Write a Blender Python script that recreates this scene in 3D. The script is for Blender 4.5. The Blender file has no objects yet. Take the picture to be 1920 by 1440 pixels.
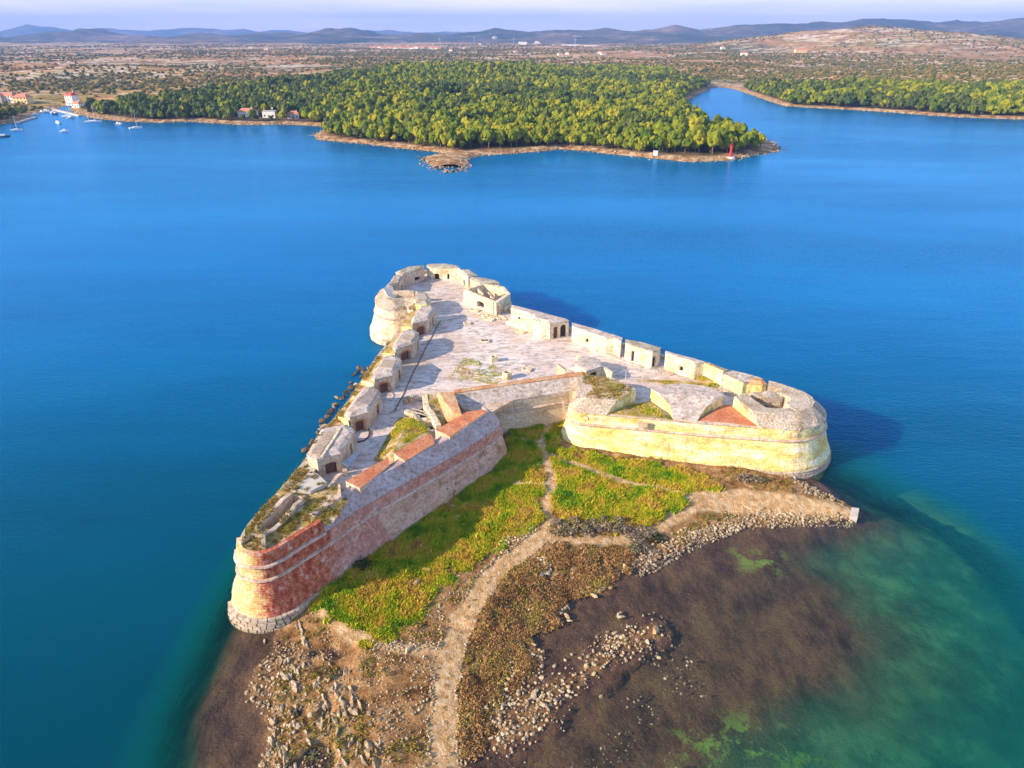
import bpy, bmesh, math, random
import numpy as np
from mathutils import Vector, Matrix, noise
from mathutils.geometry import tessellate_polygon

random.seed(7)
rng = np.random.default_rng(7)
R = math.radians
scene = bpy.context.scene
COL = scene.collection

# ------------------------------------------------------------------ camera
H = 62.0
FPX = 1330.0
PITCH = R(26.3)
cam_d = bpy.data.cameras.new('camera')
cam = bpy.data.objects.new('camera', cam_d)
COL.objects.link(cam)
cam.location = (0, 0, H)
cam.rotation_euler = (R(90) - PITCH, 0, 0)
cam_d.sensor_width = 36.0
cam_d.lens = 36.0 * FPX / 1920.0
cam_d.clip_start = 0.5
cam_d.clip_end = 60000
scene.camera = cam

# ------------------------------------------------------------------ world
SUN_EL = R(23)
SUN_DIR = Vector((0.93, 0.37, 0)).normalized()          # travel direction on the ground
SUN_AZ = math.atan2(-SUN_DIR.x, -SUN_DIR.y)              # where the sun stands, clockwise from +Y
world = bpy.data.worlds.new('World')
scene.world = world
world.use_nodes = True
wn, wl = world.node_tree.nodes, world.node_tree.links
wn.clear()
w_out = wn.new('ShaderNodeOutputWorld')
w_bg = wn.new('ShaderNodeBackground')
w_sky = wn.new('ShaderNodeTexSky')
w_sky.sky_type = 'NISHITA'
w_sky.sun_disc = False
w_sky.sun_elevation = SUN_EL
w_sky.sun_rotation = SUN_AZ
w_sky.altitude = 50
w_sky.air_density = 1.3
w_sky.dust_density = 0.6
w_sky.ozone_density = 3.0
w_bg.inputs['Strength'].default_value = 0.15
w_tc = wn.new('ShaderNodeTexCoord')
w_map = wn.new('ShaderNodeMapping')
w_map.inputs['Scale'].default_value = (1.2, 1.2, 16.0)
w_noise = wn.new('ShaderNodeTexNoise')
w_noise.inputs['Scale'].default_value = 2.6
w_noise.inputs['Detail'].default_value = 7
w_noise.inputs['Roughness'].default_value = 0.55
w_ramp = wn.new('ShaderNodeValToRGB')
w_ramp.color_ramp.elements[0].position = 0.42
w_ramp.color_ramp.elements[0].color = (0, 0, 0, 1)
w_ramp.color_ramp.elements[1].position = 0.66
w_ramp.color_ramp.elements[1].color = (0.75, 0.75, 0.75, 1)
w_sep = wn.new('ShaderNodeSeparateXYZ')
w_low = wn.new('ShaderNodeMapRange')                      # thin veil of cloud lies low all round
w_low.inputs['From Min'].default_value = 0.0
w_low.inputs['From Max'].default_value = 0.30
w_low.inputs['To Min'].default_value = 0.80
w_low.inputs['To Max'].default_value = 0.0
w_max = wn.new('ShaderNodeMath'); w_max.operation = 'MAXIMUM'
w_fade = wn.new('ShaderNodeMapRange')
w_fade.inputs['From Min'].default_value = 0.05
w_fade.inputs['From Max'].default_value = 0.5
w_fade.inputs['To Min'].default_value = 1.0
w_fade.inputs['To Max'].default_value = 0.25
w_mul = wn.new('ShaderNodeMath'); w_mul.operation = 'MULTIPLY'
w_mix = wn.new('ShaderNodeMixRGB')
w_mix.inputs['Color2'].default_value = (4.3, 4.0, 4.9, 1)
wl.new(w_tc.outputs['Generated'], w_map.inputs['Vector'])
wl.new(w_map.outputs['Vector'], w_noise.inputs['Vector'])
wl.new(w_noise.outputs['Fac'], w_ramp.inputs['Fac'])
wl.new(w_tc.outputs['Generated'], w_sep.inputs['Vector'])
wl.new(w_sep.outputs['Z'], w_low.inputs['Value'])
wl.new(w_sep.outputs['Z'], w_fade.inputs['Value'])
wl.new(w_ramp.outputs['Color'], w_mul.inputs[0])
wl.new(w_fade.outputs['Result'], w_mul.inputs[1])
wl.new(w_mul.outputs['Value'], w_max.inputs[0])
wl.new(w_low.outputs['Result'], w_max.inputs[1])
wl.new(w_max.outputs['Value'], w_mix.inputs['Fac'])
wl.new(w_sky.outputs['Color'], w_mix.inputs['Color1'])
w_cr = wn.new('ShaderNodeValToRGB')
w_cr.color_ramp.elements[0].position = 0.36; w_cr.color_ramp.elements[0].color = (4.3, 4.1, 4.9, 1)
w_cr.color_ramp.elements[1].position = 0.62; w_cr.color_ramp.elements[1].color = (6.2, 5.4, 5.6, 1)
wl.new(w_noise.outputs['Fac'], w_cr.inputs['Fac'])
wl.new(w_cr.outputs['Color'], w_mix.inputs['Color2'])
wl.new(w_mix.outputs['Color'], w_bg.inputs['Color'])
wl.new(w_bg.outputs['Background'], w_out.inputs['Surface'])

sun_d = bpy.data.lights.new('sun', 'SUN')
sun_d.energy = 5.0
sun_d.angle = R(0.5)
sun_d.color = (1.0, 0.79, 0.54)
sun = bpy.data.objects.new('sun', sun_d)
COL.objects.link(sun)
sd = Vector((SUN_DIR.x * math.cos(SUN_EL), SUN_DIR.y * math.cos(SUN_EL), -math.sin(SUN_EL)))
sun.rotation_euler = sd.to_track_quat('-Z', 'Y').to_euler()

scene.view_settings.view_transform = 'Standard'
scene.view_settings.look = 'None'
scene.view_settings.exposure = 0.9
scene.view_settings.gamma = 1.0
scene.view_settings.use_curve_mapping = False

# ------------------------------------------------------------------ helpers
SP, CP = math.sin(PITCH), math.cos(PITCH)

def ray(px, py):
    t = (py - 720.0) / FPX
    return ((px - 960.0) / FPX, CP - t * SP, -(SP + t * CP))

def P(px, py, z=0.0):
    d = ray(px, py)
    s = (z - H) / d[2]
    return Vector((d[0] * s, d[1] * s, z))

def PD(px, py, dist):
    d = ray(px, py)
    s = dist / d[1]
    return Vector((d[0] * s, dist, H + d[2] * s))

def tag(o, label=None, cat=None, group=None, kind=None):
    if label: o['label'] = label
    if cat: o['category'] = cat
    if group: o['group'] = group
    if kind: o['kind'] = kind
    return o

def link_mesh(name, me, m=None, parent=None, loc=None):
    if m is not None and not me.materials:
        me.materials.append(m)
    o = bpy.data.objects.new(name, me)
    COL.objects.link(o)
    if loc is not None: o.location = loc
    if parent is not None:
        o.parent = parent
    return o

def empty(name, loc=(0, 0, 0), rz=0.0):
    o = bpy.data.objects.new(name, None)
    o.empty_display_size = 0.5
    COL.objects.link(o)
    o.location = loc
    o.rotation_euler = (0, 0, rz)
    return o

def bm_obj(name, bm, m, parent=None, loc=None, smooth=False):
    me = bpy.data.meshes.new(name)
    bmesh.ops.recalc_face_normals(bm, faces=bm.faces)
    bm.to_mesh(me); bm.free()
    if smooth:
        me.polygons.foreach_set('use_smooth', [True] * len(me.polygons))
    return link_mesh(name, me, m, parent, loc)

def np_mesh(name, verts, faces, smooth=False):
    """verts (n,3), faces (m,k) arrays of equal-size faces"""
    me = bpy.data.meshes.new(name)
    verts = np.asarray(verts, dtype=np.float32); faces = np.asarray(faces, dtype=np.int32)
    n, k = faces.shape
    me.vertices.add(len(verts)); me.vertices.foreach_set('co', verts.ravel())
    me.loops.add(n * k); me.loops.foreach_set('vertex_index', faces.ravel())
    me.polygons.add(n)
    me.polygons.foreach_set('loop_start', np.arange(0, n * k, k, dtype=np.int32))
    me.polygons.foreach_set('loop_total', np.full(n, k, dtype=np.int32))
    me.polygons.foreach_set('use_smooth', np.full(n, smooth, dtype=bool))
    me.update(calc_edges=True)
    return me

def set_attr(me, name, vals):
    a = me.attributes.new(name, 'FLOAT', 'POINT')
    a.data.foreach_set('value', np.asarray(vals, dtype=np.float32).ravel())

def nz(co, amp, sc=0.7):
    v = noise.noise_vector(co * sc)
    w = noise.noise_vector(co * sc * 3.1 + Vector((7, 3, 1)))
    return (v + 0.45 * w) * amp

def roughen(bm, maxlen=1.2, amp=0.07):
    for _ in range(5):
        es = [e for e in bm.edges if e.calc_length() > maxlen]
        if not es: break
        bmesh.ops.subdivide_edges(bm, edges=es, cuts=1, use_grid_fill=False)
        bmesh.ops.triangulate(bm, faces=[f for f in bm.faces if len(f.verts) > 4])
    for v in bm.verts:
        v.co += nz(v.co, amp)

def vnoise(x, y, seed=0):
    xi = np.floor(x).astype(np.int64); yi = np.floor(y).astype(np.int64)
    xf = x - xi; yf = y - yi
    u = xf * xf * (3 - 2 * xf); v = yf * yf * (3 - 2 * yf)
    def h(a, b):
        n = (a * 374761393 + b * 668265263 + seed * 974711) & 0xffffffff
        n = ((n ^ (n >> 13)) * 1274126177) & 0xffffffff
        return ((n ^ (n >> 16)) & 0xffff) / 65535.0
    return (h(xi, yi) * (1 - u) + h(xi + 1, yi) * u) * (1 - v) + (h(xi, yi + 1) * (1 - u) + h(xi + 1, yi + 1) * u) * v

def fbm(x, y, oct=4, seed=0):
    s = 0; a = 0.5; t = 0
    for i in range(oct):
        s = s + a * vnoise(x * 2 ** i, y * 2 ** i, seed + i); t += a; a *= 0.5
    return s / t

def sdf(poly, X, Y, closed=True):
    """signed distance, + inside"""
    p = np.array([(q[0], q[1]) for q in poly], dtype=float)
    d = np.full(X.shape, 1e18); ins = np.zeros(X.shape, bool)
    n = len(p)
    for i in range(n if closed else n - 1):
        a = p[i]; b = p[(i + 1) % n]
        ex, ey = b - a
        L = ex * ex + ey * ey + 1e-12
        t = np.clip(((X - a[0]) * ex + (Y - a[1]) * ey) / L, 0, 1)
        d = np.minimum(d, (X - a[0] - t * ex) ** 2 + (Y - a[1] - t * ey) ** 2)
        if closed:
            c = ((a[1] > Y) != (b[1] > Y)) & (X < (b[0] - a[0]) * (Y - a[1]) / (b[1] - a[1] + 1e-18) + a[0])
            ins ^= c
    d = np.sqrt(d)
    return np.where(ins, d, -d) if closed else d

def sstep(a, b, x):
    t = np.clip((x - a) / (b - a), 0, 1)
    return t * t * (3 - 2 * t)

# ------------------------------------------------------------------ materials
class NT:
    def __init__(s, name):
        s.m = bpy.data.materials.new(name); s.m.use_nodes = True
        s.n, s.l = s.m.node_tree.nodes, s.m.node_tree.links
        s.n.clear()
        s.out = s.n.new('ShaderNodeOutputMaterial')
        s.tc = s.n.new('ShaderNodeTexCoord')
        s.geo = s.n.new('ShaderNodeNewGeometry')
        s.pos = s.geo.outputs['Position']
    def put(s, sock, v):
        if hasattr(v, 'links') or isinstance(v, bpy.types.NodeSocket): s.l.new(v, sock)
        else:
            if isinstance(v, tuple) and len(v) == 3 and sock.type == 'RGBA': v = v + (1,)
            sock.default_value = v
    def noise(s, scale, detail=4, rough=0.55, vec=None, stretch=None, dist=0.0):
        n = s.n.new('ShaderNodeTexNoise')
        n.inputs['Scale'].default_value = scale; n.inputs['Detail'].default_value = detail
        n.inputs['Roughness'].default_value = rough; n.inputs['Distortion'].default_value = dist
        v = vec if vec is not None else s.pos
        if stretch:
            mp = s.n.new('ShaderNodeMapping')
            mp.inputs['Scale'].default_value = stretch[:3]
            if len(stretch) > 3: mp.inputs['Rotation'].default_value = (0, 0, stretch[3])
            s.l.new(v, mp.inputs['Vector']); v = mp.outputs['Vector']
        s.l.new(v, n.inputs['Vector'])
        return n.outputs['Fac']
    def voro(s, scale, feat='F1', vec=None, rnd=1.0):
        n = s.n.new('ShaderNodeTexVoronoi'); n.feature = feat
        n.inputs['Scale'].default_value = scale
        n.inputs['Randomness'].default_value = rnd
        s.l.new(vec if vec is not None else s.pos, n.inputs['Vector'])
        return n
    def ramp(s, fac, stops):
        n = s.n.new('ShaderNodeValToRGB')
        cr = n.color_ramp
        while len(cr.elements) > 1: cr.elements.remove(cr.elements[-1])
        for i, (p, c) in enumerate(stops):
            e = cr.elements[0] if i == 0 else cr.elements.new(p)
            e.position = p
            e.color = (c, c, c, 1) if isinstance(c, (int, float)) else tuple(c) + (1,)
        s.put(n.inputs['Fac'], fac)
        return n.outputs['Color']
    def mix(s, fac, a, b, mode='MIX'):
        n = s.n.new('ShaderNodeMixRGB'); n.blend_type = mode
        s.put(n.inputs['Fac'], fac); s.put(n.inputs['Color1'], a); s.put(n.inputs['Color2'], b)
        return n.outputs['Color']
    def math(s, op, a, b=0.0, clamp=False):
        n = s.n.new('ShaderNodeMath'); n.operation = op; n.use_clamp = clamp
        s.put(n.inputs[0], a); s.put(n.inputs[1], b)
        return n.outputs['Value']
    def attr(s, name):
        n = s.n.new('ShaderNodeAttribute'); n.attribute_name = name
        return n.outputs['Fac']
    def bump(s, h, strength=0.5, dist=0.1, normal=None):
        n = s.n.new('ShaderNodeBump')
        n.inputs['Strength'].default_value = strength; n.inputs['Distance'].default_value = dist
        s.put(n.inputs['Height'], h)
        if normal is not None: s.l.new(normal, n.inputs['Normal'])
        return n.outputs['Normal']
    def rand(s):
        n = s.n.new('ShaderNodeObjectInfo'); return n.outputs['Random']
    def pbr(s, col, rough=0.85, normal=None, spec=0.3, metal=0.0):
        b = s.n.new('ShaderNodeBsdfPrincipled')
        s.put(b.inputs['Base Color'], col); s.put(b.inputs['Roughness'], rough)
        b.inputs['Specular IOR Level'].default_value = spec
        b.inputs['Metallic'].default_value = metal
        if normal is not None: s.l.new(normal, b.inputs['Normal'])
        s.l.new(b.outputs['BSDF'], s.out.inputs['Surface'])
        return s.m

def stone_mat(name, cols, sc=0.25, fine=2.5, joints=0.0, bump=0.6, speck=(0.10, 0.09, 0.07), speck_amt=0.5, joint_sc=1.4):
    t = NT(name)
    n1 = t.noise(sc, 6, 0.65)
    k = len(cols)
    c = t.ramp(n1, [(0.3 + 0.4 * i / (k - 1), cols[i]) for i in range(k)])
    n2 = t.noise(fine, 5, 0.7)
    c = t.mix(0.9, c, t.ramp(n2, [(0.34, 0.45), (0.5, 0.95), (0.66, 1.2)]), 'MULTIPLY')
    n3 = t.noise(fine * 0.55, 7, 0.75)
    c = t.mix(t.ramp(n3, [(0.60, 0.0), (0.68, speck_amt)]), c, speck)
    h = t.mix(0.5, n2, t.noise(fine * 5, 3))
    if joints > 0:
        v = t.voro(joint_sc, 'DISTANCE_TO_EDGE')
        j = t.ramp(v.outputs['Distance'], [(0.0, 1.0), (0.07, 0.0)])
        c = t.mix(t.math('MULTIPLY', j, joints), c, tuple(0.45 * x for x in cols[0]))
        h = t.mix(0.6, h, t.ramp(v.outputs['Distance'], [(0.0, 0.0), (0.1, 1.0)]))
    return t.pbr(c, 0.92, t.bump(h, bump, 0.12), 0.15)

M = {}
M['stone'] = stone_mat('pale_limestone', [(0.42, 0.28, 0.17), (0.60, 0.47, 0.36), (0.68, 0.58, 0.49)], 0.3, 2.2)
M['stone_white'] = stone_mat('bleached_limestone', [(0.56, 0.38, 0.20), (0.74, 0.62, 0.44), (0.82, 0.75, 0.62)], 0.5, 1.8, speck=(0.35, 0.2, 0.08), speck_amt=0.5)
M['stone_yellow'] = stone_mat('yellow_limestone', [(0.62, 0.45, 0.14), (0.70, 0.60, 0.24), (0.80, 0.74, 0.50)], 0.2, 1.6, speck=(0.3, 0.16, 0.05), speck_amt=0.45)
M['earth_roof'] = stone_mat('lichen_roof_render', [(0.26, 0.21, 0.14), (0.42, 0.37, 0.31), (0.54, 0.50, 0.47)], 0.5, 2.4, speck=(0.2, 0.15, 0.04), speck_amt=0.5)
M['roof_pale'] = stone_mat('pale_roof_render', [(0.34, 0.26, 0.20), (0.52, 0.44, 0.40), (0.64, 0.57, 0.52)], 0.7, 2.0, speck=(0.2, 0.14, 0.05), speck_amt=0.65)
M['parapet_slope'] = stone_mat('grey_parapet_render', [(0.36, 0.25, 0.22), (0.47, 0.37, 0.37), (0.54, 0.45, 0.47)], 0.35, 2.0, speck=(0.16, 0.12, 0.06), speck_amt=0.6)
M['rubble'] = stone_mat('rubble_masonry', [(0.36, 0.26, 0.16), (0.56, 0.46, 0.36), (0.66, 0.58, 0.52)], 0.4, 3.2, joints=0.35, bump=0.9, joint_sc=2.4)
M['brick_top'] = stone_mat('red_brick_capping', [(0.50, 0.15, 0.07), (0.60, 0.22, 0.11), (0.62, 0.30, 0.18)], 0.5, 3.0, speck=(0.25, 0.12, 0.05), speck_amt=0.45)
M['brick_soft'] = stone_mat('faded_brick_capping', [(0.50, 0.22, 0.10), (0.58, 0.33, 0.18), (0.62, 0.44, 0.28)], 0.4, 2.6, speck=(0.25, 0.16, 0.05), speck_amt=0.5)
M['brick_arch'] = stone_mat('brick_arch', [(0.42, 0.16, 0.08), (0.52, 0.26, 0.13), (0.5, 0.3, 0.2)], 1.0, 5.0)
M['infill'] = stone_mat('dark_brown_door_infill', [(0.16, 0.07, 0.06), (0.20, 0.10, 0.085), (0.22, 0.12, 0.11)], 1.0, 5.0)  # dark brown for doorway backs, house doors and the well disc
M['dark'] = stone_mat('painted_interior_shade', [(0.03, 0.025, 0.025), (0.05, 0.04, 0.04), (0.06, 0.05, 0.05)], 1.0, 5.0)  # near-black colour stands in for the shade inside openings
M['rock'] = stone_mat('shore_rock', [(0.20, 0.12, 0.055), (0.38, 0.29, 0.19), (0.52, 0.44, 0.35)], 0.8, 3.0, bump=1.0, speck=(0.08, 0.07, 0.05), speck_amt=0.7)
M['rock_white'] = stone_mat('white_rock', [(0.34, 0.21, 0.10), (0.48, 0.36, 0.22), (0.62, 0.52, 0.40)], 0.8, 3.0, bump=0.8)
M['rock_dark'] = stone_mat('wet_rock', [(0.05, 0.04, 0.03), (0.13, 0.10, 0.07), (0.26, 0.20, 0.14)], 1.2, 3.0, bump=1.0)
M['plinth'] = stone_mat('plinth_blocks', [(0.40, 0.29, 0.20), (0.56, 0.46, 0.37), (0.66, 0.58, 0.50)], 0.8, 3.0, bump=0.8, speck_amt=0.3)
M['timber'] = stone_mat('grey_timber', [(0.30, 0.26, 0.22), (0.42, 0.37, 0.32), (0.5, 0.45, 0.4)], 1.0, 6.0)

def flat(name, col, rough=0.6, metal=0.0, spec=0.4):
    t = NT(name)
    c = t.mix(0.5, col, t.ramp(t.noise(1.5, 4), [(0.3, 0.75), (0.7, 1.2)]), 'MULTIPLY')
    return t.pbr(c, rough, None, spec, metal)
M['white'] = flat('white_paint', (0.80, 0.80, 0.80), 0.4)
M['navy'] = flat('navy_paint', (0.03, 0.05, 0.12), 0.4)
M['red'] = flat('red_paint', (0.75, 0.02, 0.03), 0.45)
M['plaster'] = flat('white_plaster', (0.80, 0.76, 0.72), 0.8)
M['plaster_cream'] = flat('cream_plaster', (0.75, 0.55, 0.30), 0.8)
M['tile_red'] = flat('red_roof_tiles', (0.62, 0.08, 0.05), 0.8)
M['tile_orange'] = flat('orange_roof_tiles', (0.55, 0.22, 0.13), 0.8)
M['metal'] = flat('pale_steel', (0.65, 0.66, 0.68), 0.4, 0.3)
M['metal_sheet'] = flat('blue_grey_sheet_metal', (0.30, 0.36, 0.46), 0.5, 0.2)
M['rust'] = flat('rusty_iron', (0.12, 0.035, 0.025), 0.7)
M['glass'] = flat('dark_window_glass', (0.03, 0.04, 0.06), 0.15)
M['concrete'] = flat('concrete', (0.50, 0.46, 0.42), 0.85)
M['bark'] = stone_mat('pine_bark', [(0.10, 0.07, 0.05), (0.18, 0.13, 0.10), (0.24, 0.19, 0.15)], 1.0, 2.0)

def foliage(name, a, b, c, sc=0.35):
    t = NT(name)
    r = t.rand()
    base = t.ramp(r, [(0.0, a), (0.5, b), (1.0, c)])
    n = t.noise(sc * 3, 4, 0.6, vec=t.tc.outputs['Object'])
    col = t.mix(0.9, base, t.ramp(n, [(0.3, 0.45), (0.5, 1.0), (0.7, 1.5)]), 'MULTIPLY')
    return t.pbr(col, 0.8, t.bump(t.noise(2.2, 3, vec=t.tc.outputs['Object']), 0.9, 0.5), 0.15)
M['pine'] = foliage('pine_foliage', (0.06, 0.10, 0.006), (0.145, 0.175, 0.007), (0.26, 0.24, 0.010))
M['pine_dark'] = foliage('dark_pine_foliage', (0.035, 0.060, 0.014), (0.060, 0.085, 0.015), (0.09, 0.11, 0.018))
M['bush_far'] = foliage('maquis_foliage', (0.05, 0.075, 0.014), (0.12, 0.12, 0.018), (0.26, 0.16, 0.045))
M['bush'] = foliage('shrub_foliage', (0.04, 0.06, 0.015), (0.06, 0.08, 0.02), (0.10, 0.09, 0.03))

def clump(name, stops, sc=0.22):
    t = NT(name)
    n = t.noise(sc, 5, 0.6)
    c = t.ramp(n, stops)
    n2 = t.noise(3.0, 4, 0.6)
    c = t.mix(0.5, c, t.ramp(n2, [(0.3, 0.7), (0.5, 1.0), (0.7, 1.3)]), 'MULTIPLY')
    return t.pbr(c, 0.85, None, 0.1)
M['grass'] = clump('meadow_grass', [(0.32, (0.11, 0.27, 0.010)), (0.41, (0.27, 0.38, 0.012)), (0.50, (0.48, 0.46, 0.022)), (0.59, (0.60, 0.42, 0.06)), (0.68, (0.44, 0.26, 0.08))], 0.3)
M['scrub'] = clump('dry_scrub', [(0.35, (0.22, 0.12, 0.045)), (0.5, (0.36, 0.20, 0.08)), (0.65, (0.32, 0.24, 0.06))])
M['dry_tuft'] = clump('dry_grass_tufts', [(0.35, (0.26, 0.17, 0.03)), (0.5, (0.32, 0.22, 0.05)), (0.65, (0.18, 0.19, 0.03))], 0.5)

# ------------------------------------------------------------------ island ground, sea bed and water
def PP(lst, z=0.0):
    return [P(a[0], a[1], a[2] if len(a) > 2 else z) for a in lst]

LAND = PP([(440, 1120), (470, 1160), (520, 1185), (505, 1225), (480, 1265), (470, 1300), (498, 1340), (512, 1400), (500, 1470), (480, 1620), (885, 1620),
           (882, 1440), (900, 1388), (930, 1345), (955, 1300), (1002, 1262), (1008, 1235), (996, 1200), (1003, 1180),
           (1046, 1168), (1060, 1122), (1085, 1112), (1138, 1106), (1172, 1072), (1240, 1042), (1318, 1008), (1400, 982), (1490, 976), (1560, 975),
           (1598, 972), (1610, 958), (1585, 943), (1555, 932), (1522, 912), (1470, 885), (1300, 790), (1000, 700), (800, 780), (700, 880), (560, 1000)])
FLATS = PP([(450, 1120), (412, 1180), (385, 1240), (372, 1330), (385, 1430), (380, 1640), (1230, 1640), (1240, 1440), (1270, 1350), (1400, 1300), (1510, 1250), (1570, 1170), (1540, 1100), (1420, 1050), (1500, 995),
            (1612, 965), (1560, 925), (1500, 880), (1000, 760), (620, 950)])
CREEK = PP([(1002, 1180), (1045, 1165), (1060, 1180), (1040, 1215), (1005, 1235)])
MOUND_C = P(985, 835, 1.5)
SPITS = [PP([(1120, 1240), (1165, 1205), (1215, 1185)]), PP([(960, 1300), (1010, 1330), (1040, 1290), (1120, 1250)]), PP([(930, 1400), (960, 1360), (1010, 1340)])]

def ground_h(X, Y):
    wob = (fbm(X * 0.35, Y * 0.35, 3, 5) - 0.5) * 2.6
    sl = sdf(LAND, X, Y) + wob * 0.7
    sf = sdf(FLATS, X, Y) + (fbm(X * 0.12, Y * 0.12, 4, 11) - 0.5) * 5
    h_in = 0.06 + np.minimum(1.15, np.where(Y < 61, 0.09, 0.20) * sl) + 1.35 * np.exp(-((X - MOUND_C.x) ** 2 + (Y - MOUND_C.y) ** 2) / 18.0 ** 2)
    bed = -0.18 - np.minimum(0.55, 0.05 * np.maximum(-sl, 0))
    slope = 0.17 + 0.30 * sstep(72, 98, Y) * sstep(5, 20, X) + 0.15 * sstep(10, -10, X)
    bed = bed - slope * np.maximum(-sf, 0)
    edge = np.minimum(np.minimum(X + 46, 78 - X), 118 - Y)
    bed = bed - 9.5 * (1 - sstep(0, 16, edge))
    bed = np.maximum(bed, -9.0 + 0 * X)
    h = np.where(sl > 0, h_in, bed * sstep(0, 1.2, -sl) + 0.06 * (1 - sstep(0, 1.2, -sl)))
    for s_ in SPITS:
        d = sdf(s_, X, Y, closed=False)
        h = np.maximum(h, 0.22 - 0.22 * np.maximum(d - 0.4 + wob * 0.3, -0.8) - 0.05)  if False else np.maximum(h, np.where(d < 3.0, 0.10 - 0.11 * d + wob * 0.07, -99))
    rough = (fbm(X * 1.3, Y * 1.3, 4, 21) - 0.5)
    rocky = sstep(4, -3, X + 12) * sstep(60, 55, Y)                # the rocky platform near the camera
    low = sstep(.50, .60, fbm(X * .16, Y * .16, 3, 61)) * sstep(2, -2, X + 13) * sstep(61, 58, Y)
    h = np.where(sl > 0, h * (1 - .95 * low) - .16 * low, h)
    h = h + rough * np.where(h > -0.1, 0.30, 0.14) + rocky * (fbm(X * 0.6 + Y * 0.2, Y * 0.45, 3, 33) - 0.5) * 0.5 * sstep(-1, 1, sl)
    return h, sl, sf

def grid_mesh(name, x0, x1, y0, y1, st):
    xs = np.arange(x0, x1 + st / 2, st); ys = np.arange(y0, y1 + st / 2, st)
    X, Y = np.meshgrid(xs, ys)
    nx, ny = len(xs), len(ys)
    i = np.arange(nx * ny).reshape(ny, nx)
    faces = np.stack([i[:-1, :-1], i[:-1, 1:], i[1:, 1:], i[1:, :-1]], -1).reshape(-1, 4)
    return X, Y, faces

GX, GY, gfaces = grid_mesh('g', -46, 78, 30, 118, 0.32)
gh, gsl, gsf = ground_h(GX, GY)
gme = np_mesh('ground', np.stack([GX, GY, gh], -1).reshape(-1, 3), gfaces, smooth=True)

PATHS = [([(836, 1560), (836, 1440), (830, 1340), (840, 1235), (872, 1150), (922, 1082), (985, 1034), (1015, 1010)], 1.15),
         ([(1015, 1010), (1028, 965), (1032, 905), (1014, 845), (1028, 812)], 0.55),
         ([(1036, 868), (1100, 890), (1180, 912), (1260, 924), (1320, 935)], 0.55),
         ([(1310, 940), (1400, 938), (1500, 946), (1590, 957)], 2.2),
         ([(1010, 1013), (1080, 1020), (1180, 1013), (1240, 985), (1310, 950)], 0.75),
         ([(600, 1150), (655, 1190), (720, 1215), (780, 1222), (840, 1215)], 0.6),
         ([(970, 918), (1030, 918)], 0.35), ([(1015, 845), (960, 835)], 0.3)]
PATHS = [(PP(a, 1.0), w) for a, w in PATHS]
GRASS_POLYS = [PP(a, 1.2) for a in [
    [(590, 1130), (640, 1060), (760, 985), (860, 925), (945, 880), (960, 810), (1010, 790), (1022, 840), (1025, 900), (1020, 960), (1000, 1000), (930, 1030), (880, 1060), (810, 1110), (780, 1170), (735, 1200), (690, 1200), (640, 1165)],
    [(1020, 790), (1060, 800), (1060, 850), (1200, 870), (1320, 888), (1345, 918), (1300, 932), (1290, 945), (1230, 980), (1160, 998), (1060, 985), (1035, 940)]]]
SCRUB_POLY = PP([(880, 1620), (862, 1340), (872, 1225), (925, 1125), (1000, 1050), (1060, 1030), (1190, 1035), (1185, 1060), (1130, 1100), (1062, 1118), (1048, 1165), (1000, 1185), (1003, 1245), (955, 1300), (925, 1350), (890, 1440), (890, 1600)], 0.6)
SHORE_STONES = PP([(1190, 1050), (1240, 1020), (1330, 985), (1420, 960), (1590, 960), (1605, 975), (1400, 985), (1330, 1010), (1250, 1045), (1190, 1075)], 0.5)

def masks(X, Y):
    w1 = (fbm(X * 0.5, Y * 0.5, 4, 41) - 0.5)
    pth = np.zeros(X.shape)
    for pl, w in PATHS:
        d = sdf(pl, X, Y, closed=False)
        pth = np.maximum(pth, sstep(w + 0.45, w - 0.25, d + w1 * 1.2))
    gr = np.zeros(X.shape)
    for g in GRASS_POLYS:
        gr = np.maximum(gr, sstep(-0.8, 1.2, sdf(g, X, Y) + w1 * 5))
    sc = sstep(-0.8, 0.8, sdf(SCRUB_POLY, X, Y) + w1 * 3)
    return pth, gr * (1 - pth), sc * (1 - pth) * (1 - gr)
gp, gg, gs = masks(GX, GY)
set_attr(gme, 'path', gp); set_attr(gme, 'grass', gg); set_attr(gme, 'scrub', gs)
set_attr(gme, 'hgt', gh); set_attr(gme, 'shore', gsl)
GREEN_BED = PP([(1285, 1385), (1340, 1365), (1420, 1350), (1500, 1365), (1570, 1420), (1560, 1500), (1400, 1600), (1300, 1500)], -1)
PALE_BED = PP([(1370, 1035), (1470, 1040), (1460, 1075), (1390, 1065)], -0.6)
gb = sstep(-3, 2.5, sdf(GREEN_BED, GX, GY)) + 0.7 * sstep(-1.5, 1.5, sdf(PALE_BED, GX, GY))
set_attr(gme, 'sand', gb)

t = NT('island_ground')
soil = t.ramp(t.noise(0.45, 9, 0.78), [(0.36, (0.07, 0.030, 0.012)), (0.44, (0.19, 0.095, 0.035)), (0.52, (0.34, 0.18, 0.07)), (0.60, (0.46, 0.30, 0.15)), (0.68, (0.64, 0.52, 0.40))])
peb = t.voro(3.6)
pebc = t.ramp(peb.outputs['Color'], [(0.0, (0.26, 0.13, 0.045)), (0.6, (0.36, 0.21, 0.10)), (0.85, (0.52, 0.38, 0.26)), (1.0, (0.65, 0.54, 0.42))])
stm = t.ramp(t.noise(0.28, 4), [(0.44, 0.0), (0.60, 0.9)])
c = t.mix(t.math('MULTIPLY', stm, 0.6), soil, pebc)
c = t.mix(t.attr('grass'), c, t.ramp(t.noise(0.5, 5), [(0.35, (0.12, 0.22, 0.012)), (0.5, (0.26, 0.28, 0.02)), (0.68, (0.38, 0.24, 0.06))]))
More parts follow.
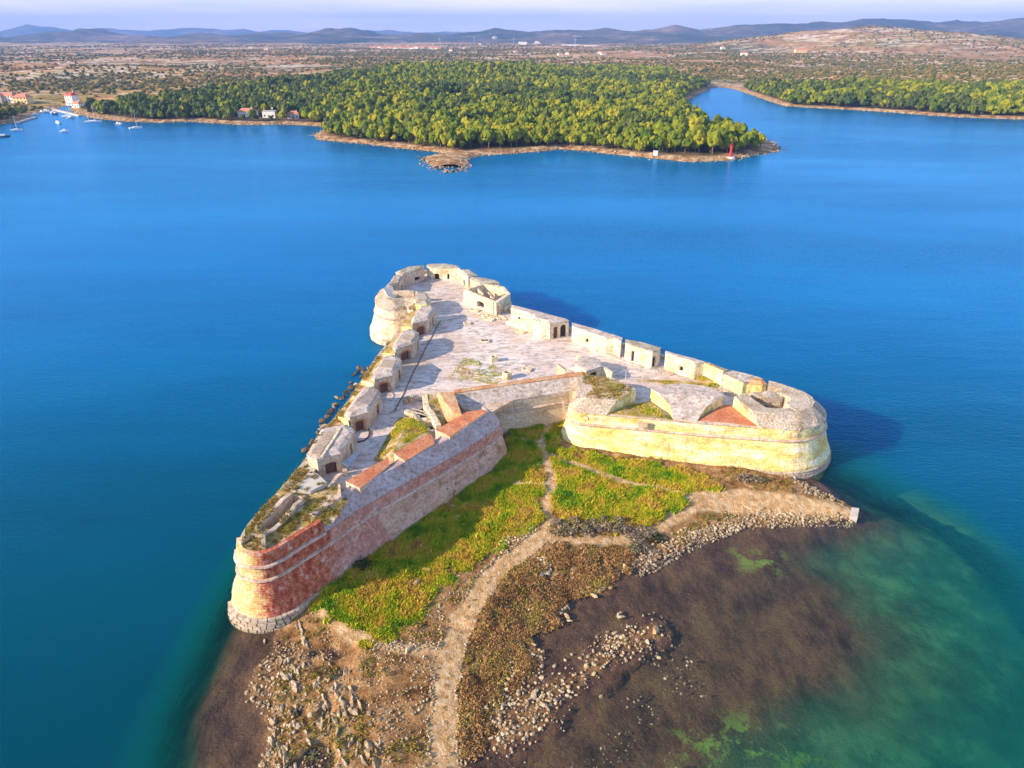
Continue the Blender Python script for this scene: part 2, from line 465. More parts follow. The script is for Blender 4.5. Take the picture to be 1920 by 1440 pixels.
c = t.mix(t.attr('scrub'), c, t.ramp(t.noise(0.9, 5), [(0.35, (0.11, 0.06, 0.025)), (0.55, (0.20, 0.12, 0.05)), (0.7, (0.40, 0.30, 0.20))]))
c = t.mix(t.attr('path'), c, t.ramp(t.noise(1.2, 5), [(0.36, (0.42, 0.25, 0.11)), (0.5, (0.54, 0.35, 0.18)), (0.62, (0.62, 0.46, 0.29))]))
# wet zone and sea bed: what lies there is dark weed and mud, whatever the light
hg = t.attr('hgt')
wet = t.ramp(t.math('MULTIPLY_ADD', hg, 1.0), [(0.5, 0.0)])
wetf = t.n.new('ShaderNodeMapRange'); t.put(wetf.inputs['Value'], hg)
wetf.inputs['From Min'].default_value = 0.22; wetf.inputs['From Max'].default_value = -0.05
wetf.inputs['To Min'].default_value = 0.0; wetf.inputs['To Max'].default_value = 1.0
mud = t.ramp(t.noise(0.22, 9, 0.72, stretch=(1.3, 0.7, 1, 0.5)), [(0.32, (0.035, 0.020, 0.015)), (0.45, (0.090, 0.050, 0.032)), (0.57, (0.155, 0.085, 0.045)), (0.70, (0.17, 0.12, 0.05))])
mud = t.mix(0.6, mud, t.ramp(t.noise(2.5, 4, 0.7), [(0.3, 0.55), (0.5, 1.0), (0.75, 1.5)]), 'MULTIPLY')
deepf = t.n.new('ShaderNodeMapRange'); t.put(deepf.inputs['Value'], hg)
deepf.inputs['From Min'].default_value = -1.0; deepf.inputs['From Max'].default_value = -3.4
mud = t.mix(deepf.outputs['Result'], mud, t.ramp(t.noise(0.2, 6, 0.65), [(0.35, (0.06, 0.16, 0.09)), (0.5, (0.10, 0.30, 0.16)), (0.62, (0.20, 0.50, 0.26))]))
sandm = t.math('MULTIPLY', t.attr('sand'), t.ramp(t.noise(0.38, 7, 0.7), [(0.50, 0.0), (0.56, 1.0)]))
mud = t.mix(sandm, mud, (0.22, 0.33, 0.06))
c = t.mix(wetf.outputs['Result'], c, mud)
hh = t.mix(0.2, t.noise(1.9, 8, 0.75), peb.outputs['Distance'])
M['ground'] = t.pbr(c, 0.9, t.bump(hh, 1.0, 0.4), 0.15)
gnd = link_mesh('ground', gme, M['ground'])
tag(gnd, 'stony spit with dirt paths, meadow and brown tidal flats beside the fortress', None, None, 'structure')

# fan-shaped sheets centred below the camera: fine near by, coarse far away
def fan(r0, r1, nr, a0, a1, na):
    rr = np.exp(np.linspace(math.log(r0), math.log(r1), nr)); aa = np.linspace(R(a0), R(a1), na)
    A, Rr = np.meshgrid(aa, rr)
    X = Rr * np.sin(A); Y = Rr * np.cos(A)
    i = np.arange(nr * na).reshape(nr, na)
    faces = np.stack([i[:-1, :-1], i[:-1, 1:], i[1:, 1:], i[1:, :-1]], -1).reshape(-1, 4)
    return X, Y, faces

WX, WY, wf = fan(12, 15000, 420, -60, 60, 620)
wgh, _, _ = ground_h(WX, WY)
depth = np.clip(-wgh, 0, 9)
depth[(WX < -46) | (WX > 78) | (WY > 118) | (WY < 30)] = 9
BX, BY, bf = fan(12, 15000, 24, 60, 300, 40)
nW = WX.size
wv = np.concatenate([np.stack([WX, WY, 0 * WX], -1).reshape(-1, 3), np.stack([BX, BY, 0 * BX], -1).reshape(-1, 3)])
wme = np_mesh('water', wv, np.concatenate([wf, bf + nW]))
set_attr(wme, 'depth', np.concatenate([depth.ravel(), np.full(BX.size, 9.0)]))
t = NT('sea_water')
dp = t.attr('depth')
comb = t.n.new('ShaderNodeCombineColor')
for i, k in enumerate((0.20, 0.10, 0.17)):
    t.l.new(t.math('EXPONENT', t.math('MULTIPLY', dp, -k)), comb.inputs[i])
tr = t.n.new('ShaderNodeBsdfTransparent'); t.l.new(comb.outputs[0], tr.inputs['Color'])
df = t.n.new('ShaderNodeSubsurfaceScattering'); df.inputs['Scale'].default_value = 1.0; df.inputs['Radius'].default_value = (4.0, 18.0, 28.0)
big = t.noise(0.006, 5, 0.6, stretch=(0.5, 1.6, 1, 0.25))
sepw = t.n.new('ShaderNodeSeparateXYZ'); t.l.new(t.pos, sepw.inputs[0])
offs = t.n.new('ShaderNodeMapRange'); offs.interpolation_type = 'SMOOTHSTEP'
t.put(offs.inputs['Value'], t.math('ADD', sepw.outputs['Y'], t.math('MULTIPLY', big, 60.0)))
offs.inputs['From Min'].default_value = 70; offs.inputs['From Max'].default_value = 230          # bluer with distance: sky reflection painted into the water colour
deepc = t.mix(offs.outputs['Result'], t.ramp(big, [(0.32, (0.0, 0.040, 0.065)), (0.7, (0.0, 0.085, 0.135))]), t.ramp(big, [(0.32, (0.0, 0.085, 0.26)), (0.5, (0.0, 0.115, 0.33)), (0.66, (0.0, 0.15, 0.39))]))
shal = t.n.new('ShaderNodeMapRange'); t.put(shal.inputs['Value'], dp)
shal.inputs['From Min'].default_value = 1.0; shal.inputs['From Max'].default_value = 8.0
deepc = t.mix(shal.outputs['Result'], (0.0, 0.13, 0.10), deepc)
t.l.new(deepc, df.inputs['Color'])
fac = t.math('SUBTRACT', 1.0, t.math('EXPONENT', t.math('MULTIPLY', t.math('MULTIPLY', dp, dp), -0.055)))
m1 = t.n.new('ShaderNodeMixShader'); t.l.new(fac, m1.inputs[0]); t.l.new(tr.outputs[0], m1.inputs[1]); t.l.new(df.outputs[0], m1.inputs[2])
wav1 = t.noise(0.9, 3, 0.55, stretch=(0.7, 1.6, 1, 0.30))
wav2 = t.noise(0.12, 4, 0.6, stretch=(0.6, 1.7, 1, -0.25))
wav3 = t.noise(0.012, 4, 0.6, stretch=(0.5, 1.5, 1, 0.1))
calm = t.ramp(t.noise(0.0045, 5, 0.6, stretch=(0.45, 1.8, 1, 0.2)), [(0.40, 0.35), (0.60, 1.0)])
hsum = t.math('ADD', t.math('MULTIPLY', wav1, 0.50), t.math('MULTIPLY', wav2, 0.8))
wav4 = t.noise(2.2, 3, 0.6, stretch=(0.6, 1.8, 1, 0.35))
hsum = t.math('ADD', hsum, t.math('MULTIPLY', wav4, 0.22))
nrm = t.bump(t.math('MULTIPLY', hsum, calm), 0.6, 0.5)
gl = t.n.new('ShaderNodeBsdfGlossy'); gl.inputs['Roughness'].default_value = 0.15
gl.inputs['Color'].default_value = (0.22, 0.52, 0.96, 1)
t.l.new(nrm, gl.inputs['Normal'])
dotn = t.n.new('ShaderNodeVectorMath'); dotn.operation = 'DOT_PRODUCT'      # Schlick, the same from either side of the surface
t.l.new(t.geo.outputs['Incoming'], dotn.inputs[0]); t.l.new(nrm, dotn.inputs[1])
om = t.math('SUBTRACT', 1.0, t.math('ABSOLUTE', dotn.outputs['Value']), True)
frs = t.math('ADD', 0.02, t.math('MULTIPLY', 0.98, t.math('POWER', om, 5.0)))
t.l.new(nrm, df.inputs['Normal'])
m2 = t.n.new('ShaderNodeMixShader')
t.l.new(frs, m2.inputs[0]); t.l.new(m1.outputs[0], m2.inputs[1]); t.l.new(gl.outputs[0], m2.inputs[2])
t.l.new(m2.outputs[0], t.out.inputs['Surface'])
M['water'] = t.m
tag(link_mesh('water', wme, M['water']), 'blue sea turning teal over the shallows', None, None, 'structure')
bm = bmesh.new()
bmesh.ops.create_circle(bm, cap_ends=True, radius=16000, segments=64)
for v in bm.verts: v.co.z = -9.4
t = NT('deep_bed')
M['bed'] = t.pbr(t.ramp(t.noise(0.05), [(0.3, (0.02, 0.05, 0.06)), (0.7, (0.05, 0.10, 0.09))]))
tag(bm_obj('seabed', bm, M['bed']), 'deep sea bed under the blue water', None, None, 'structure')

# ------------------------------------------------------------------ mainland
COAST = [(-500, 262), (-150, 250), (0, 234), (30, 227), (62, 216), (98, 207), (118, 199), (140, 199), (132, 207), (150, 215), (180, 222), (240, 228), (300, 230), (360, 228),
         (400, 231), (460, 234), (530, 233), (588, 236), (640, 240), (600, 246), (592, 254), (600, 262), (640, 266), (700, 272), (760, 279), (812, 284), (838, 288),
         (802, 294), (796, 300), (815, 315), (838, 324), (868, 318), (876, 306), (868, 297), (900, 291), (950, 288), (1000, 284), (1050, 280), (1110, 284), (1160, 290), (1220, 297),
         (1290, 303), (1372, 300), (1400, 293), (1440, 287), (1466, 283), (1450, 268), (1420, 258), (1370, 246), (1320, 228), (1270, 203), (1292, 186), (1312, 174), (1330, 166), (1345, 163), (1375, 166),
         (1420, 181), (1472, 199), (1540, 203), (1600, 206), (1680, 211), (1750, 217), (1830, 221), (1925, 224), (2100, 232), (2500, 240)]
COAST = [P(a, b, 0.0) for a, b in COAST]
COAST = COAST + [Vector((9000, 800, 0)), Vector((9000, 16000, 0)), Vector((-9000, 16000, 0)), Vector((-9000, 700, 0))]
SPITP = P(838, 306, 0)
HILL = PD(1665, 60, 2400)

def land_h(X, Y, coarse=False):
    s = sdf(COAST, X, Y)
    r = np.hypot(X, Y)
    s2 = s + (fbm(X * 0.03, Y * 0.03, 4, 3) - 0.5) * 7
    h = np.clip(0.30 * s2, -3, 1.6) + np.clip(s2 - 5, 0, 400) * 0.028
    h = h + (fbm(X * 0.006, Y * 0.006, 4, 9) - 0.5) * 16 * sstep(10, 250, s)
    # hillocks and the stony hill on the right
    h = h + 62 * np.exp(-(((X - HILL.x) / 480) ** 2 + ((Y - 2450) / 420) ** 2)) * (0.7 + 0.6 * fbm(X * 0.004, Y * 0.004, 4, 17))
    h = h + 9 * np.exp(-(((X - HILL.x - 620) / 500) ** 2 + ((Y - 2450) / 400) ** 2))
    h = h * sstep(-40, -5, s) - 3 * (1 - sstep(-40, -5, s))
    dsp = np.hypot(X - SPITP.x, Y - SPITP.y)
    h = np.where((dsp < 24) & (s > 0), np.maximum(h, .5 + .06 * s), h)
    h = np.where(dsp < 55, np.minimum(h, 1.4 + (h - 1.4) * sstep(30, 55, dsp)), h)
    return h, s

TX, TY, tf = fan(380, 6200, 430, -62, 62, 960)
th, ts = land_h(TX, TY)
th = th + (fbm(TX * 0.05, TY * 0.05, 3, 77) - 0.5) * 1.6 * sstep(2, 20, ts) * sstep(20, 60, np.hypot(TX - SPITP.x, TY - SPITP.y))
tme = np_mesh('land', np.stack([TX, TY, th], -1).reshape(-1, 3), tf, smooth=True)
FOREST = [[P(a, b, 6) for a, b in q] for q in [
    [(120, 206), (160, 196), (260, 190), (350, 186), (450, 176), (560, 168), (640, 158), (760, 148), (850, 141), (960, 138), (1100, 134), (1200, 134), (1290, 146), (1345, 160),
     (1320, 168), (1275, 195), (1320, 228), (1430, 258), (1480, 285), (1290, 310), (800, 300), (590, 262), (560, 240), (200, 235), (130, 216)],
    [(1385, 158), (1450, 158), (1600, 160), (1760, 164), (2000, 172), (2500, 190), (2500, 250), (1900, 232), (1600, 214), (1470, 206), (1400, 176)],
    [(-500, 205), (0, 203), (62, 203), (80, 212), (0, 246), (-500, 274)]]]
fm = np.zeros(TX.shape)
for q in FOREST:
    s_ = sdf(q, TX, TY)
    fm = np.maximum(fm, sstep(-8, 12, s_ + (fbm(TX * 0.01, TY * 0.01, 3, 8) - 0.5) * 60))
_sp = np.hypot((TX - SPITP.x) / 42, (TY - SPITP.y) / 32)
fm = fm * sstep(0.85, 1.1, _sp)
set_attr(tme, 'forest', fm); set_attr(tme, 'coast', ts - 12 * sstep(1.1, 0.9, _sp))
set_attr(tme, 'hill', np.exp(-(((TX - HILL.x) / 560) ** 2 + ((TY - 2400) / 480) ** 2)))
t = NT('mainland_scrub')
n1 = t.noise(0.0035, 7, 0.62, stretch=(0.8, 1.0, 1))
c = t.ramp(n1, [(0.30, (0.07, 0.085, 0.03)), (0.40, (0.18, 0.14, 0.045)), (0.50, (0.40, 0.21, 0.08)), (0.58, (0.34, 0.23, 0.055)), (0.68, (0.14, 0.14, 0.035))])
c = t.mix(0.8, c, t.ramp(t.noise(0.05, 9, 0.8), [(0.36, 0.2), (0.5, 1.0), (0.64, 1.6)]), 'MULTIPLY')
# dry stone walls and bare karst: pale crooked streaks
st = t.noise(0.022, 5, 0.75, stretch=(0.45, 1.0, 1, 0.1), dist=0.6)
band = t.ramp(st, [(0.53, 0.0), (0.56, 1.0), (0.585, 1.0), (0.61, 0.0)])
amt = t.ramp(t.noise(0.0022, 5), [(0.40, 0.25), (0.54, 1.0)])
amt = t.mix(t.attr('hill'), amt, (1, 1, 1))
c = t.mix(t.math('MULTIPLY', band, amt), c, (0.72, 0.60, 0.50))
st2 = t.noise(0.045, 6, 0.8, dist=0.8)
c = t.mix(t.math('MULTIPLY', t.ramp(st2, [(0.56, 0.0), (0.62, 0.8)]), amt), c, (0.60, 0.48, 0.36))
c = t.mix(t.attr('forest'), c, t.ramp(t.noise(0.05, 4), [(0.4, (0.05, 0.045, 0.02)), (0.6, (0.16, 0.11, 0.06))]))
sh = t.n.new('ShaderNodeMapRange'); t.put(sh.inputs['Value'], t.math('ADD', t.attr('coast'), t.math('MULTIPLY', t.noise(0.08, 5, 0.7), 16.0)))
sh.inputs['From Min'].default_value = 19; sh.inputs['From Max'].default_value = 13
c = t.mix(sh.outputs['Result'], c, t.ramp(t.noise(0.20, 6, 0.7), [(0.32, (0.16, 0.08, 0.035)), (0.48, (0.34, 0.19, 0.09)), (0.62, (0.60, 0.44, 0.28))]))
M['mainland'] = t.pbr(c, 0.95, t.bump(t.noise(0.25, 6, 0.7), 1.0, 2.0), 0.1)
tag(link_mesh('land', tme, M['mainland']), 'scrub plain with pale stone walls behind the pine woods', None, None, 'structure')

# ------------------------------------------------------------------ far hills
def hills(name, label, sky, dist, depth_, mat_, zbase, rough_amp, seed, st=40):
    pts = [PD(a, b, dist) for a, b in sky]
    xs = np.arange(pts[0].x, pts[-1].x, st)
    prof = np.interp(xs, [p.x for p in pts], [p.z for p in pts])
    nr = 46
    vs = np.linspace(-1, 1, nr)
    X, V = np.meshgrid(xs, vs)
    Y = dist + V * depth_
    env = np.exp(-(V * 1.65) ** 2)
    env = (env - env[0, 0]) / (1 - env[0, 0])
    base = zbase
    rg = 1 - np.abs(2 * fbm(X * 0.0016, Y * 0.0016, 5, seed) - 1)
    Z = base + (prof[None, :] - base) * env * (1 - rough_amp * (1 - env) * 1.6 * (1 - rg)) + (rg - 0.5) * 22 * np.sin((V + 1) * math.pi / 2) ** 0.5 * (1 - env) * 2
    Z = Z + (fbm(X * 0.006, Y * 0.006, 5, seed + 4) - 0.5) * 34 * (0.35 + env)
    Z[0, :] = -20; Z[-1, :] = -20
    ny, nx = X.shape
    i = np.arange(nx * ny).reshape(ny, nx)
    f = np.stack([i[:-1, :-1], i[:-1, 1:], i[1:, 1:], i[1:, :-1]], -1).reshape(-1, 4)
    o = link_mesh(name, np_mesh(name, np.stack([X, Y, Z], -1).reshape(-1, 3), f, smooth=True), mat_)
    return tag(o, label, None, None, 'structure')

t = NT('hill_maquis')
c = t.ramp(t.noise(0.0016, 7, 0.65), [(0.32, (0.030, 0.050, 0.030)), (0.5, (0.10, 0.085, 0.05)), (0.62, (0.24, 0.16, 0.10))])
c = t.mix(0.7, c, t.ramp(t.noise(0.010, 8, 0.8), [(0.36, 0.25), (0.5, 1.0), (0.64, 1.8)]), 'MULTIPLY')
c = t.mix(t.ramp(t.noise(0.006, 6, 0.75, stretch=(0.5, 1, 1)), [(0.60, 0.0), (0.68, 0.7)]), c, (0.5, 0.40, 0.33))
M['hill'] = t.pbr(c, 0.95, t.bump(t.noise(0.02, 5, 0.7), 0.8, 8.0), 0.1)
SKY_A = [(-700, 70), (-300, 68), (0, 72), (60, 71), (100, 64), (143, 57), (180, 56), (213, 66), (317, 70), (393, 62), (450, 65), (500, 63), (567, 65), (600, 58), (617, 54), (637, 57), (663, 55), (687, 60), (720, 67),
         (800, 61), (843, 67), (893, 62), (927, 53), (977, 56), (1000, 60), (1033, 56), (1093, 57), (1140, 53), (1182, 58), (1228, 58), (1252, 52), (1270, 48), (1290, 52), (1307, 56), (1360, 50),
         (1412, 46), (1470, 46), (1537, 43), (1600, 39), (1670, 34), (1710, 39), (1745, 43), (1780, 41), (1803, 39), (1849, 43), (1880, 37), (1903, 33), (2000, 36), (2300, 40), (2700, 50)]
hills('hills', 'dark maquis hills along the skyline', SKY_A, 5600, 900, M['hill'], 6, 0.5, 3)
SKY_A2 = [(-700, 80), (0, 79), (200, 78), (330, 76), (420, 72), (520, 77), (640, 72), (760, 74), (850, 78), (960, 72), (1080, 72), (1200, 70), (1290, 66), (1400, 68), (1500, 62), (1620, 56), (1750, 60), (1900, 58), (2300, 62), (2700, 68)]
hills('foothills', 'lower purple foothills in front of the skyline', SKY_A2, 4700, 520, M['hill'], 4, 0.5, 13)
SKY_B = [(-900, 60), (-200, 62), (0, 61), (20, 59), (33, 56), (44, 50), (53, 46), (66, 49), (77, 52), (90, 51), (103, 52), (115, 58), (150, 60), (187, 54), (233, 57), (300, 57), (350, 54), (377, 52), (400, 55), (417, 58), (457, 55),
         (480, 61), (533, 57), (583, 61), (640, 62), (690, 57), (740, 57), (765, 61), (900, 60), (1100, 62), (1300, 57), (1400, 54), (1500, 58), (1700, 56), (1810, 50), (1860, 47), (1900, 50), (2400, 55), (2900, 60)]
hills('mountains', 'far blue mountains fading into the haze', SKY_B, 11500, 1300, M['hill'], 0, 0.4, 23, 70)

# haze: one closed box of thin air
bm = bmesh.new()
bmesh.ops.create_cube(bm, size=1.0)
for v in bm.verts:
    v.co = Vector((v.co.x * 27000, 6250 + v.co.y * 13500, -10.5 + (v.co.z + 0.5) * 330))
t = NT('thin_air')
pv = t.n.new('ShaderNodeVolumePrincipled')
pv.inputs['Color'].default_value = (0.22, 0.42, 1.0, 1)
pv.inputs['Density'].default_value = 0.000115
pv.inputs['Anisotropy'].default_value = 0.0
t.l.new(pv.outputs[0], t.out.inputs['Volume'])
hz = bm_obj('haze', bm, t.m)
tag(hz, 'thin blue haze over the plain and hills', None, None, 'stuff')
# ------------------------------------------------------------------ fortress
DK, EZ = 7.0, 7.6
def seg(pts, z, mode): return [(P(a, b, z), mode) for a, b in pts]
raw = []
raw += seg([(745, 617), (733, 636), (722, 646), (699, 676), (666, 728), (634, 773), (601, 810), (576, 852), (551, 884), (528, 911), (500, 942), (470, 974), (450, 998)], 8.0, 'left')
raw += seg([(443.5, 1044), (449, 1057), (473, 1064), (500, 1062.5), (525, 1052), (563, 1027), (604, 1002)], EZ, 'b1')
raw += seg([(612, 997), (690, 944), (765, 903), (840, 861), (900, 824)], EZ, 'front')
raw += seg([(924, 810), (935, 801), (938, 793), (934, 783)], EZ, 'corner')
raw += seg([(922, 771), (912, 760), (963, 751), (1040, 738), (1080, 731)], EZ, 'mid')
raw += seg([(1078, 742), (1070, 752), (1065, 761)], EZ, 'b3')
raw += seg([(1072, 770), (1087, 775.6), (1134, 779), (1202, 785), (1266, 791), (1337, 797), (1429, 803), (1489, 808)], EZ, 'b3')
raw += seg([(1522, 803), (1543, 793), (1551, 780), (1546, 765), (1532, 752), (1507, 739)], EZ, 'b3r')
raw += seg([(1467, 727), (1367, 702), (1300, 683), (1239, 663), (1168, 642), (1070, 614), (962, 583)], EZ, 'back')
raw += seg([(960, 566), (953, 549), (934, 541), (899, 531), (867, 515), (836, 505), (795, 507), (767, 511), (742, 521), (725, 534)], EZ, 'tip')
raw += seg([(709, 549), (702, 560), (705, 570), (719, 577), (742, 578), (762, 573)], 8.3, 'tower')
raw += seg([(768, 580), (760, 596)], 8.0, 'flank')

def chaikin(r):
    out = []
    n = len(r)
    for i in range(n):
        a, ma = r[i]; b, mb = r[(i + 1) % n]
        out.append((a.lerp(b, 0.2), ma)); out.append((a.lerp(b, 0.8), ma if ma == mb else mb))
    return out
F = chaikin(chaikin(raw))
# long straight pieces get more points, so that the masonry can be uneven
F2 = []
for i in range(len(F)):
    a, ma = F[i]; b, mb = F[(i + 1) % len(F)]
    L = (b - a).to_2d().length
    k = max(1, int(L / 2.0))
    for j in range(k):
        F2.append((a.lerp(b, j / k), ma))
F = F2
FM = [m for _, m in F]
FXY = np.array([(p.x, p.y) for p, _ in F])
area = 0.5 * np.sum(FXY[:, 0] * np.roll(FXY[:, 1], -1) - np.roll(FXY[:, 0], -1) * FXY[:, 1])
nF = len(F)
tan = np.roll(FXY, -1, 0) - np.roll(FXY, 1, 0)
tan /= np.linalg.norm(tan, axis=1)[:, None] + 1e-9
NRM = np.stack([tan[:, 1], -tan[:, 0]], -1) * (1 if area > 0 else -1)       # outward
for _ in range(2):
    NRM = NRM * 0.5 + 0.25 * (np.roll(NRM, 1, 0) + np.roll(NRM, -1, 0)); NRM /= np.linalg.norm(NRM, axis=1)[:, None]
ARC = np.concatenate([[0], np.cumsum(np.linalg.norm(np.roll(FXY, -1, 0) - FXY, axis=1))])

fort = empty('island_fortress', P(900, 760, 0))
tag(fort, 'large triangular stone fortress with three rounded bastions filling the small island', 'fortress')
FORT_O = fort.location.copy()

def adopt(o, parent):
    o.parent = parent
    o.matrix_parent_inverse = Matrix.Translation(-parent.location) if parent.rotation_euler.z == 0 else parent.matrix_basis.inverted()
    return o

def band(name, modes, prof, m, parent=fort, step=1, amp=0.05, zone=False, label=None, close_ends=True):
    """sweep a profile [(offset, z)...] along the runs of F whose mode is in modes"""
    idx = [i for i in range(nF) if FM[i] in modes]
    runs = []; cur = []
    full = len(idx) == nF
    start = 0
    if not full:
        while FM[start] in modes: start += 1
    for k in range(nF + 1):
        i = (start + k) % nF
        if k < nF and FM[i] in modes: cur.append(i)
        else:
            if cur: runs.append(cur)
            cur = []
    out = []
    for run in runs:
        ii = run + [(run[-1] + 1) % nF]
        bm = bmesh.new()
        uv = bm.loops.layers.uv.new('uv')
        rows = []
        for j, i in enumerate(ii):
            row = []
            for (o, z) in prof:
                p = FXY[i] + NRM[i] * o
                co = Vector((p[0], p[1], z))
                co += nz(co, amp)
                row.append(bm.verts.new(co))
            rows.append(row)
        acc = 0
        for j in range(len(ii) - 1):
            L = float(np.linalg.norm(FXY[ii[j + 1]] - FXY[ii[j]]))
            for q in range(len(prof) - 1):
                f = bm.faces.new((rows[j][q], rows[j + 1][q], rows[j + 1][q + 1], rows[j][q + 1]))
                us = [acc, acc + L, acc + L, acc]; vs = [prof[q][1], prof[q][1], prof[q + 1][1], prof[q + 1][1]]
                for lp, u_, v_ in zip(f.loops, us, vs): lp[uv].uv = (u_, v_)
            acc += L
        if close_ends:
            for row in (rows[0], rows[-1]):
                try: bm.faces.new(row)
                except Exception: pass
        me = bpy.data.meshes.new(name); 
        bm.normal_update()
        bm.to_mesh(me); bm.free()
        o = link_mesh(name, me, m)
        adopt(o, parent)
        if label: o['label'] = label
        out.append(o)
    return out

# masonry materials that use the wall's own length and height
def wall_mat(name, kind):
    t = NT(name)
    uvn = t.n.new('ShaderNodeUVMap'); uvn.uv_map = 'uv'
    uv = uvn.outputs['UV']
    bt = t.n.new('ShaderNodeTexBrick'); t.l.new(uv, bt.inputs['Vector'])
    bt.inputs['Scale'].default_value = 1.0
    bt.inputs['Brick Width'].default_value = 0.8; bt.inputs['Row Height'].default_value = 0.30
    bt.inputs['Mortar Size'].default_value = 0.022
    bt.inputs['Color1'].default_value = (0.85, 0.85, 0.85, 1); bt.inputs['Color2'].default_value = (1.08, 1.05, 1.0, 1)
    bt.inputs['Mortar'].default_value = (0.55, 0.50, 0.44, 1)
    n1 = t.noise(0.16, 6, 0.65); n2 = t.noise(1.3, 6, 0.7)
    stv = t.noise(0.5, 8, 0.75, vec=uv, stretch=(0.4, 1.5, 1))
    sep = t.n.new('ShaderNodeSeparateXYZ'); t.l.new(t.pos, sep.inputs[0])
    if kind == 'red':
        plaster = t.ramp(t.noise(0.6, 8, 0.75), [(0.3, (0.50, 0.26, 0.10)), (0.45, (0.68, 0.46, 0.20)), (0.6, (0.78, 0.64, 0.36))])
        brick = t.ramp(n2, [(0.30, (0.13, 0.025, 0.018)), (0.43, (0.38, 0.085, 0.05)), (0.54, (0.50, 0.15, 0.085)), (0.66, (0.62, 0.36, 0.29))])
        # where the plaster has fallen (along the wall): world x, with a ragged edge
        xx = t.math('ADD', sep.outputs['X'], t.math('MULTIPLY', t.noise(0.42, 9, 0.78), 11.0))
        xx = t.math('SUBTRACT', xx, 0.2)
        mr = t.n.new('ShaderNodeMapRange'); t.put(mr.inputs['Value'], xx)
        mr.inputs['From Min'].default_value = -23.9; mr.inputs['From Max'].default_value = -23.0
        c = t.mix(mr.outputs['Result'], plaster, brick)
        pinkc = t.ramp(n2, [(0.3, (0.40, 0.17, 0.13)), (0.5, (0.56, 0.28, 0.23)), (0.7, (0.66, 0.44, 0.40))])
        m2_ = t.n.new('ShaderNodeMapRange'); t.put(m2_.inputs['Value'], xx)
        m2_.inputs['From Min'].default_value = -17.8; m2_.inputs['From Max'].default_value = -16.2
        c = t.mix(m2_.outputs['Result'], c, pinkc)
        yy = t.math('ADD', sep.outputs['Y'], t.math('MULTIPLY', t.noise(0.5, 4), 1.5))
        yy = t.math('SUBTRACT', yy, t.ramp(sep.outputs['Z'], [(0.0, 0.0)]))
        m3_ = t.n.new('ShaderNodeMapRange'); t.put(m3_.inputs['Value'], t.math('ADD', yy, t.math('MULTIPLY', t.math('GREATER_THAN', sep.outputs['Z'], 5.8), -26.0)))
        m3_.inputs['From Min'].default_value = 76.3; m3_.inputs['From Max'].default_value = 76.7
        stonec = t.ramp(stv, [(0.3, (0.40, 0.23, 0.15)), (0.48, (0.60, 0.39, 0.31)), (0.65, (0.70, 0.50, 0.45))])
        stonec = t.mix(t.ramp(t.noise(0.55, 6, 0.75), [(0.55, 0.0), (0.66, 0.85)]), stonec, (0.22, 0.12, 0.05))
        c = t.mix(m3_.outputs['Result'], c, stonec)
        c = t.mix(t.ramp(t.noise(0.42, 5, 0.7), [(0.57, 0.0), (0.64, 0.65)]), c, (0.66, 0.52, 0.50))
        c = t.mix(t.ramp(t.noise(1.0, 2), [(0.74, 0.0), (0.76, 0.8)]), c, (0.7, 0.6, 0.5))
    elif kind == 'pink':
        c = t.ramp(n2, [(0.3, (0.34, 0.12, 0.08)), (0.5, (0.48, 0.21, 0.14)), (0.7, (0.58, 0.36, 0.26))])
        # towards the gate the brick skin ends and bare stone shows
        yy = t.math('ADD', sep.outputs['Y'], t.math('MULTIPLY', t.noise(0.5, 4), 1.5))
        mr = t.n.new('ShaderNodeMapRange'); t.put(mr.inputs['Value'], yy)
        mr.inputs['From Min'].default_value = 74.8; mr.inputs['From Max'].default_value = 75.2
        stonec = t.ramp(stv, [(0.3, (0.34, 0.20, 0.12)), (0.48, (0.52, 0.35, 0.26)), (0.65, (0.62, 0.46, 0.40))])
        stonec = t.mix(t.ramp(t.noise(0.55, 6, 0.75), [(0.55, 0.0), (0.66, 0.85)]), stonec, (0.20, 0.12, 0.05))
        c = t.mix(mr.outputs['Result'], c, stonec)
    elif kind == 'yellow':
        c = t.ramp(stv, [(0.34, (0.66, 0.42, 0.16)), (0.44, (0.82, 0.66, 0.22)), (0.52, (0.88, 0.80, 0.42)), (0.62, (0.88, 0.85, 0.72))])
        c = t.mix(t.ramp(t.noise(0.35, 8, 0.75), [(0.50, 0.0), (0.64, 0.75)]), c, (0.66, 0.40, 0.18))
    else:
        c = t.ramp(stv, [(0.3, (0.42, 0.30, 0.18)), (0.5, (0.60, 0.50, 0.38)), (0.7, (0.70, 0.64, 0.56))])
    c = t.mix(0.8, c, bt.outputs['Color'], 'MULTIPLY')
    c = t.mix(0.8, c, t.ramp(t.noise(3.0, 6, 0.75), [(0.36, 0.5), (0.5, 1.0), (0.66, 1.2)]), 'MULTIPLY')
    vst = t.noise(0.9, 6, 0.7, vec=uv, stretch=(1.6, 0.22, 1))
    c = t.mix(t.ramp(vst, [(0.56, 0.0), (0.68, 0.55)]), c, (0.30, 0.17, 0.09))
    c = t.mix(t.ramp(t.noise(0.8, 8, 0.8), [(0.62, 0.0), (0.70, 0.5)]), c, (0.16, 0.11, 0.06))
    h = t.mix(0.6, bt.outputs['Fac'], t.noise(3.5, 5, 0.7))
    return t.pbr(c, 0.92, t.bump(h, 0.5, -0.10), 0.12)
M['w_red'] = wall_mat('red_brick_masonry', 'red')
M['w_pink'] = wall_mat('pink_brick_masonry', 'pink')
M['w_yellow'] = wall_mat('yellow_stained_masonry', 'yellow')
M['w_pale'] = wall_mat('pale_masonry', 'pale')

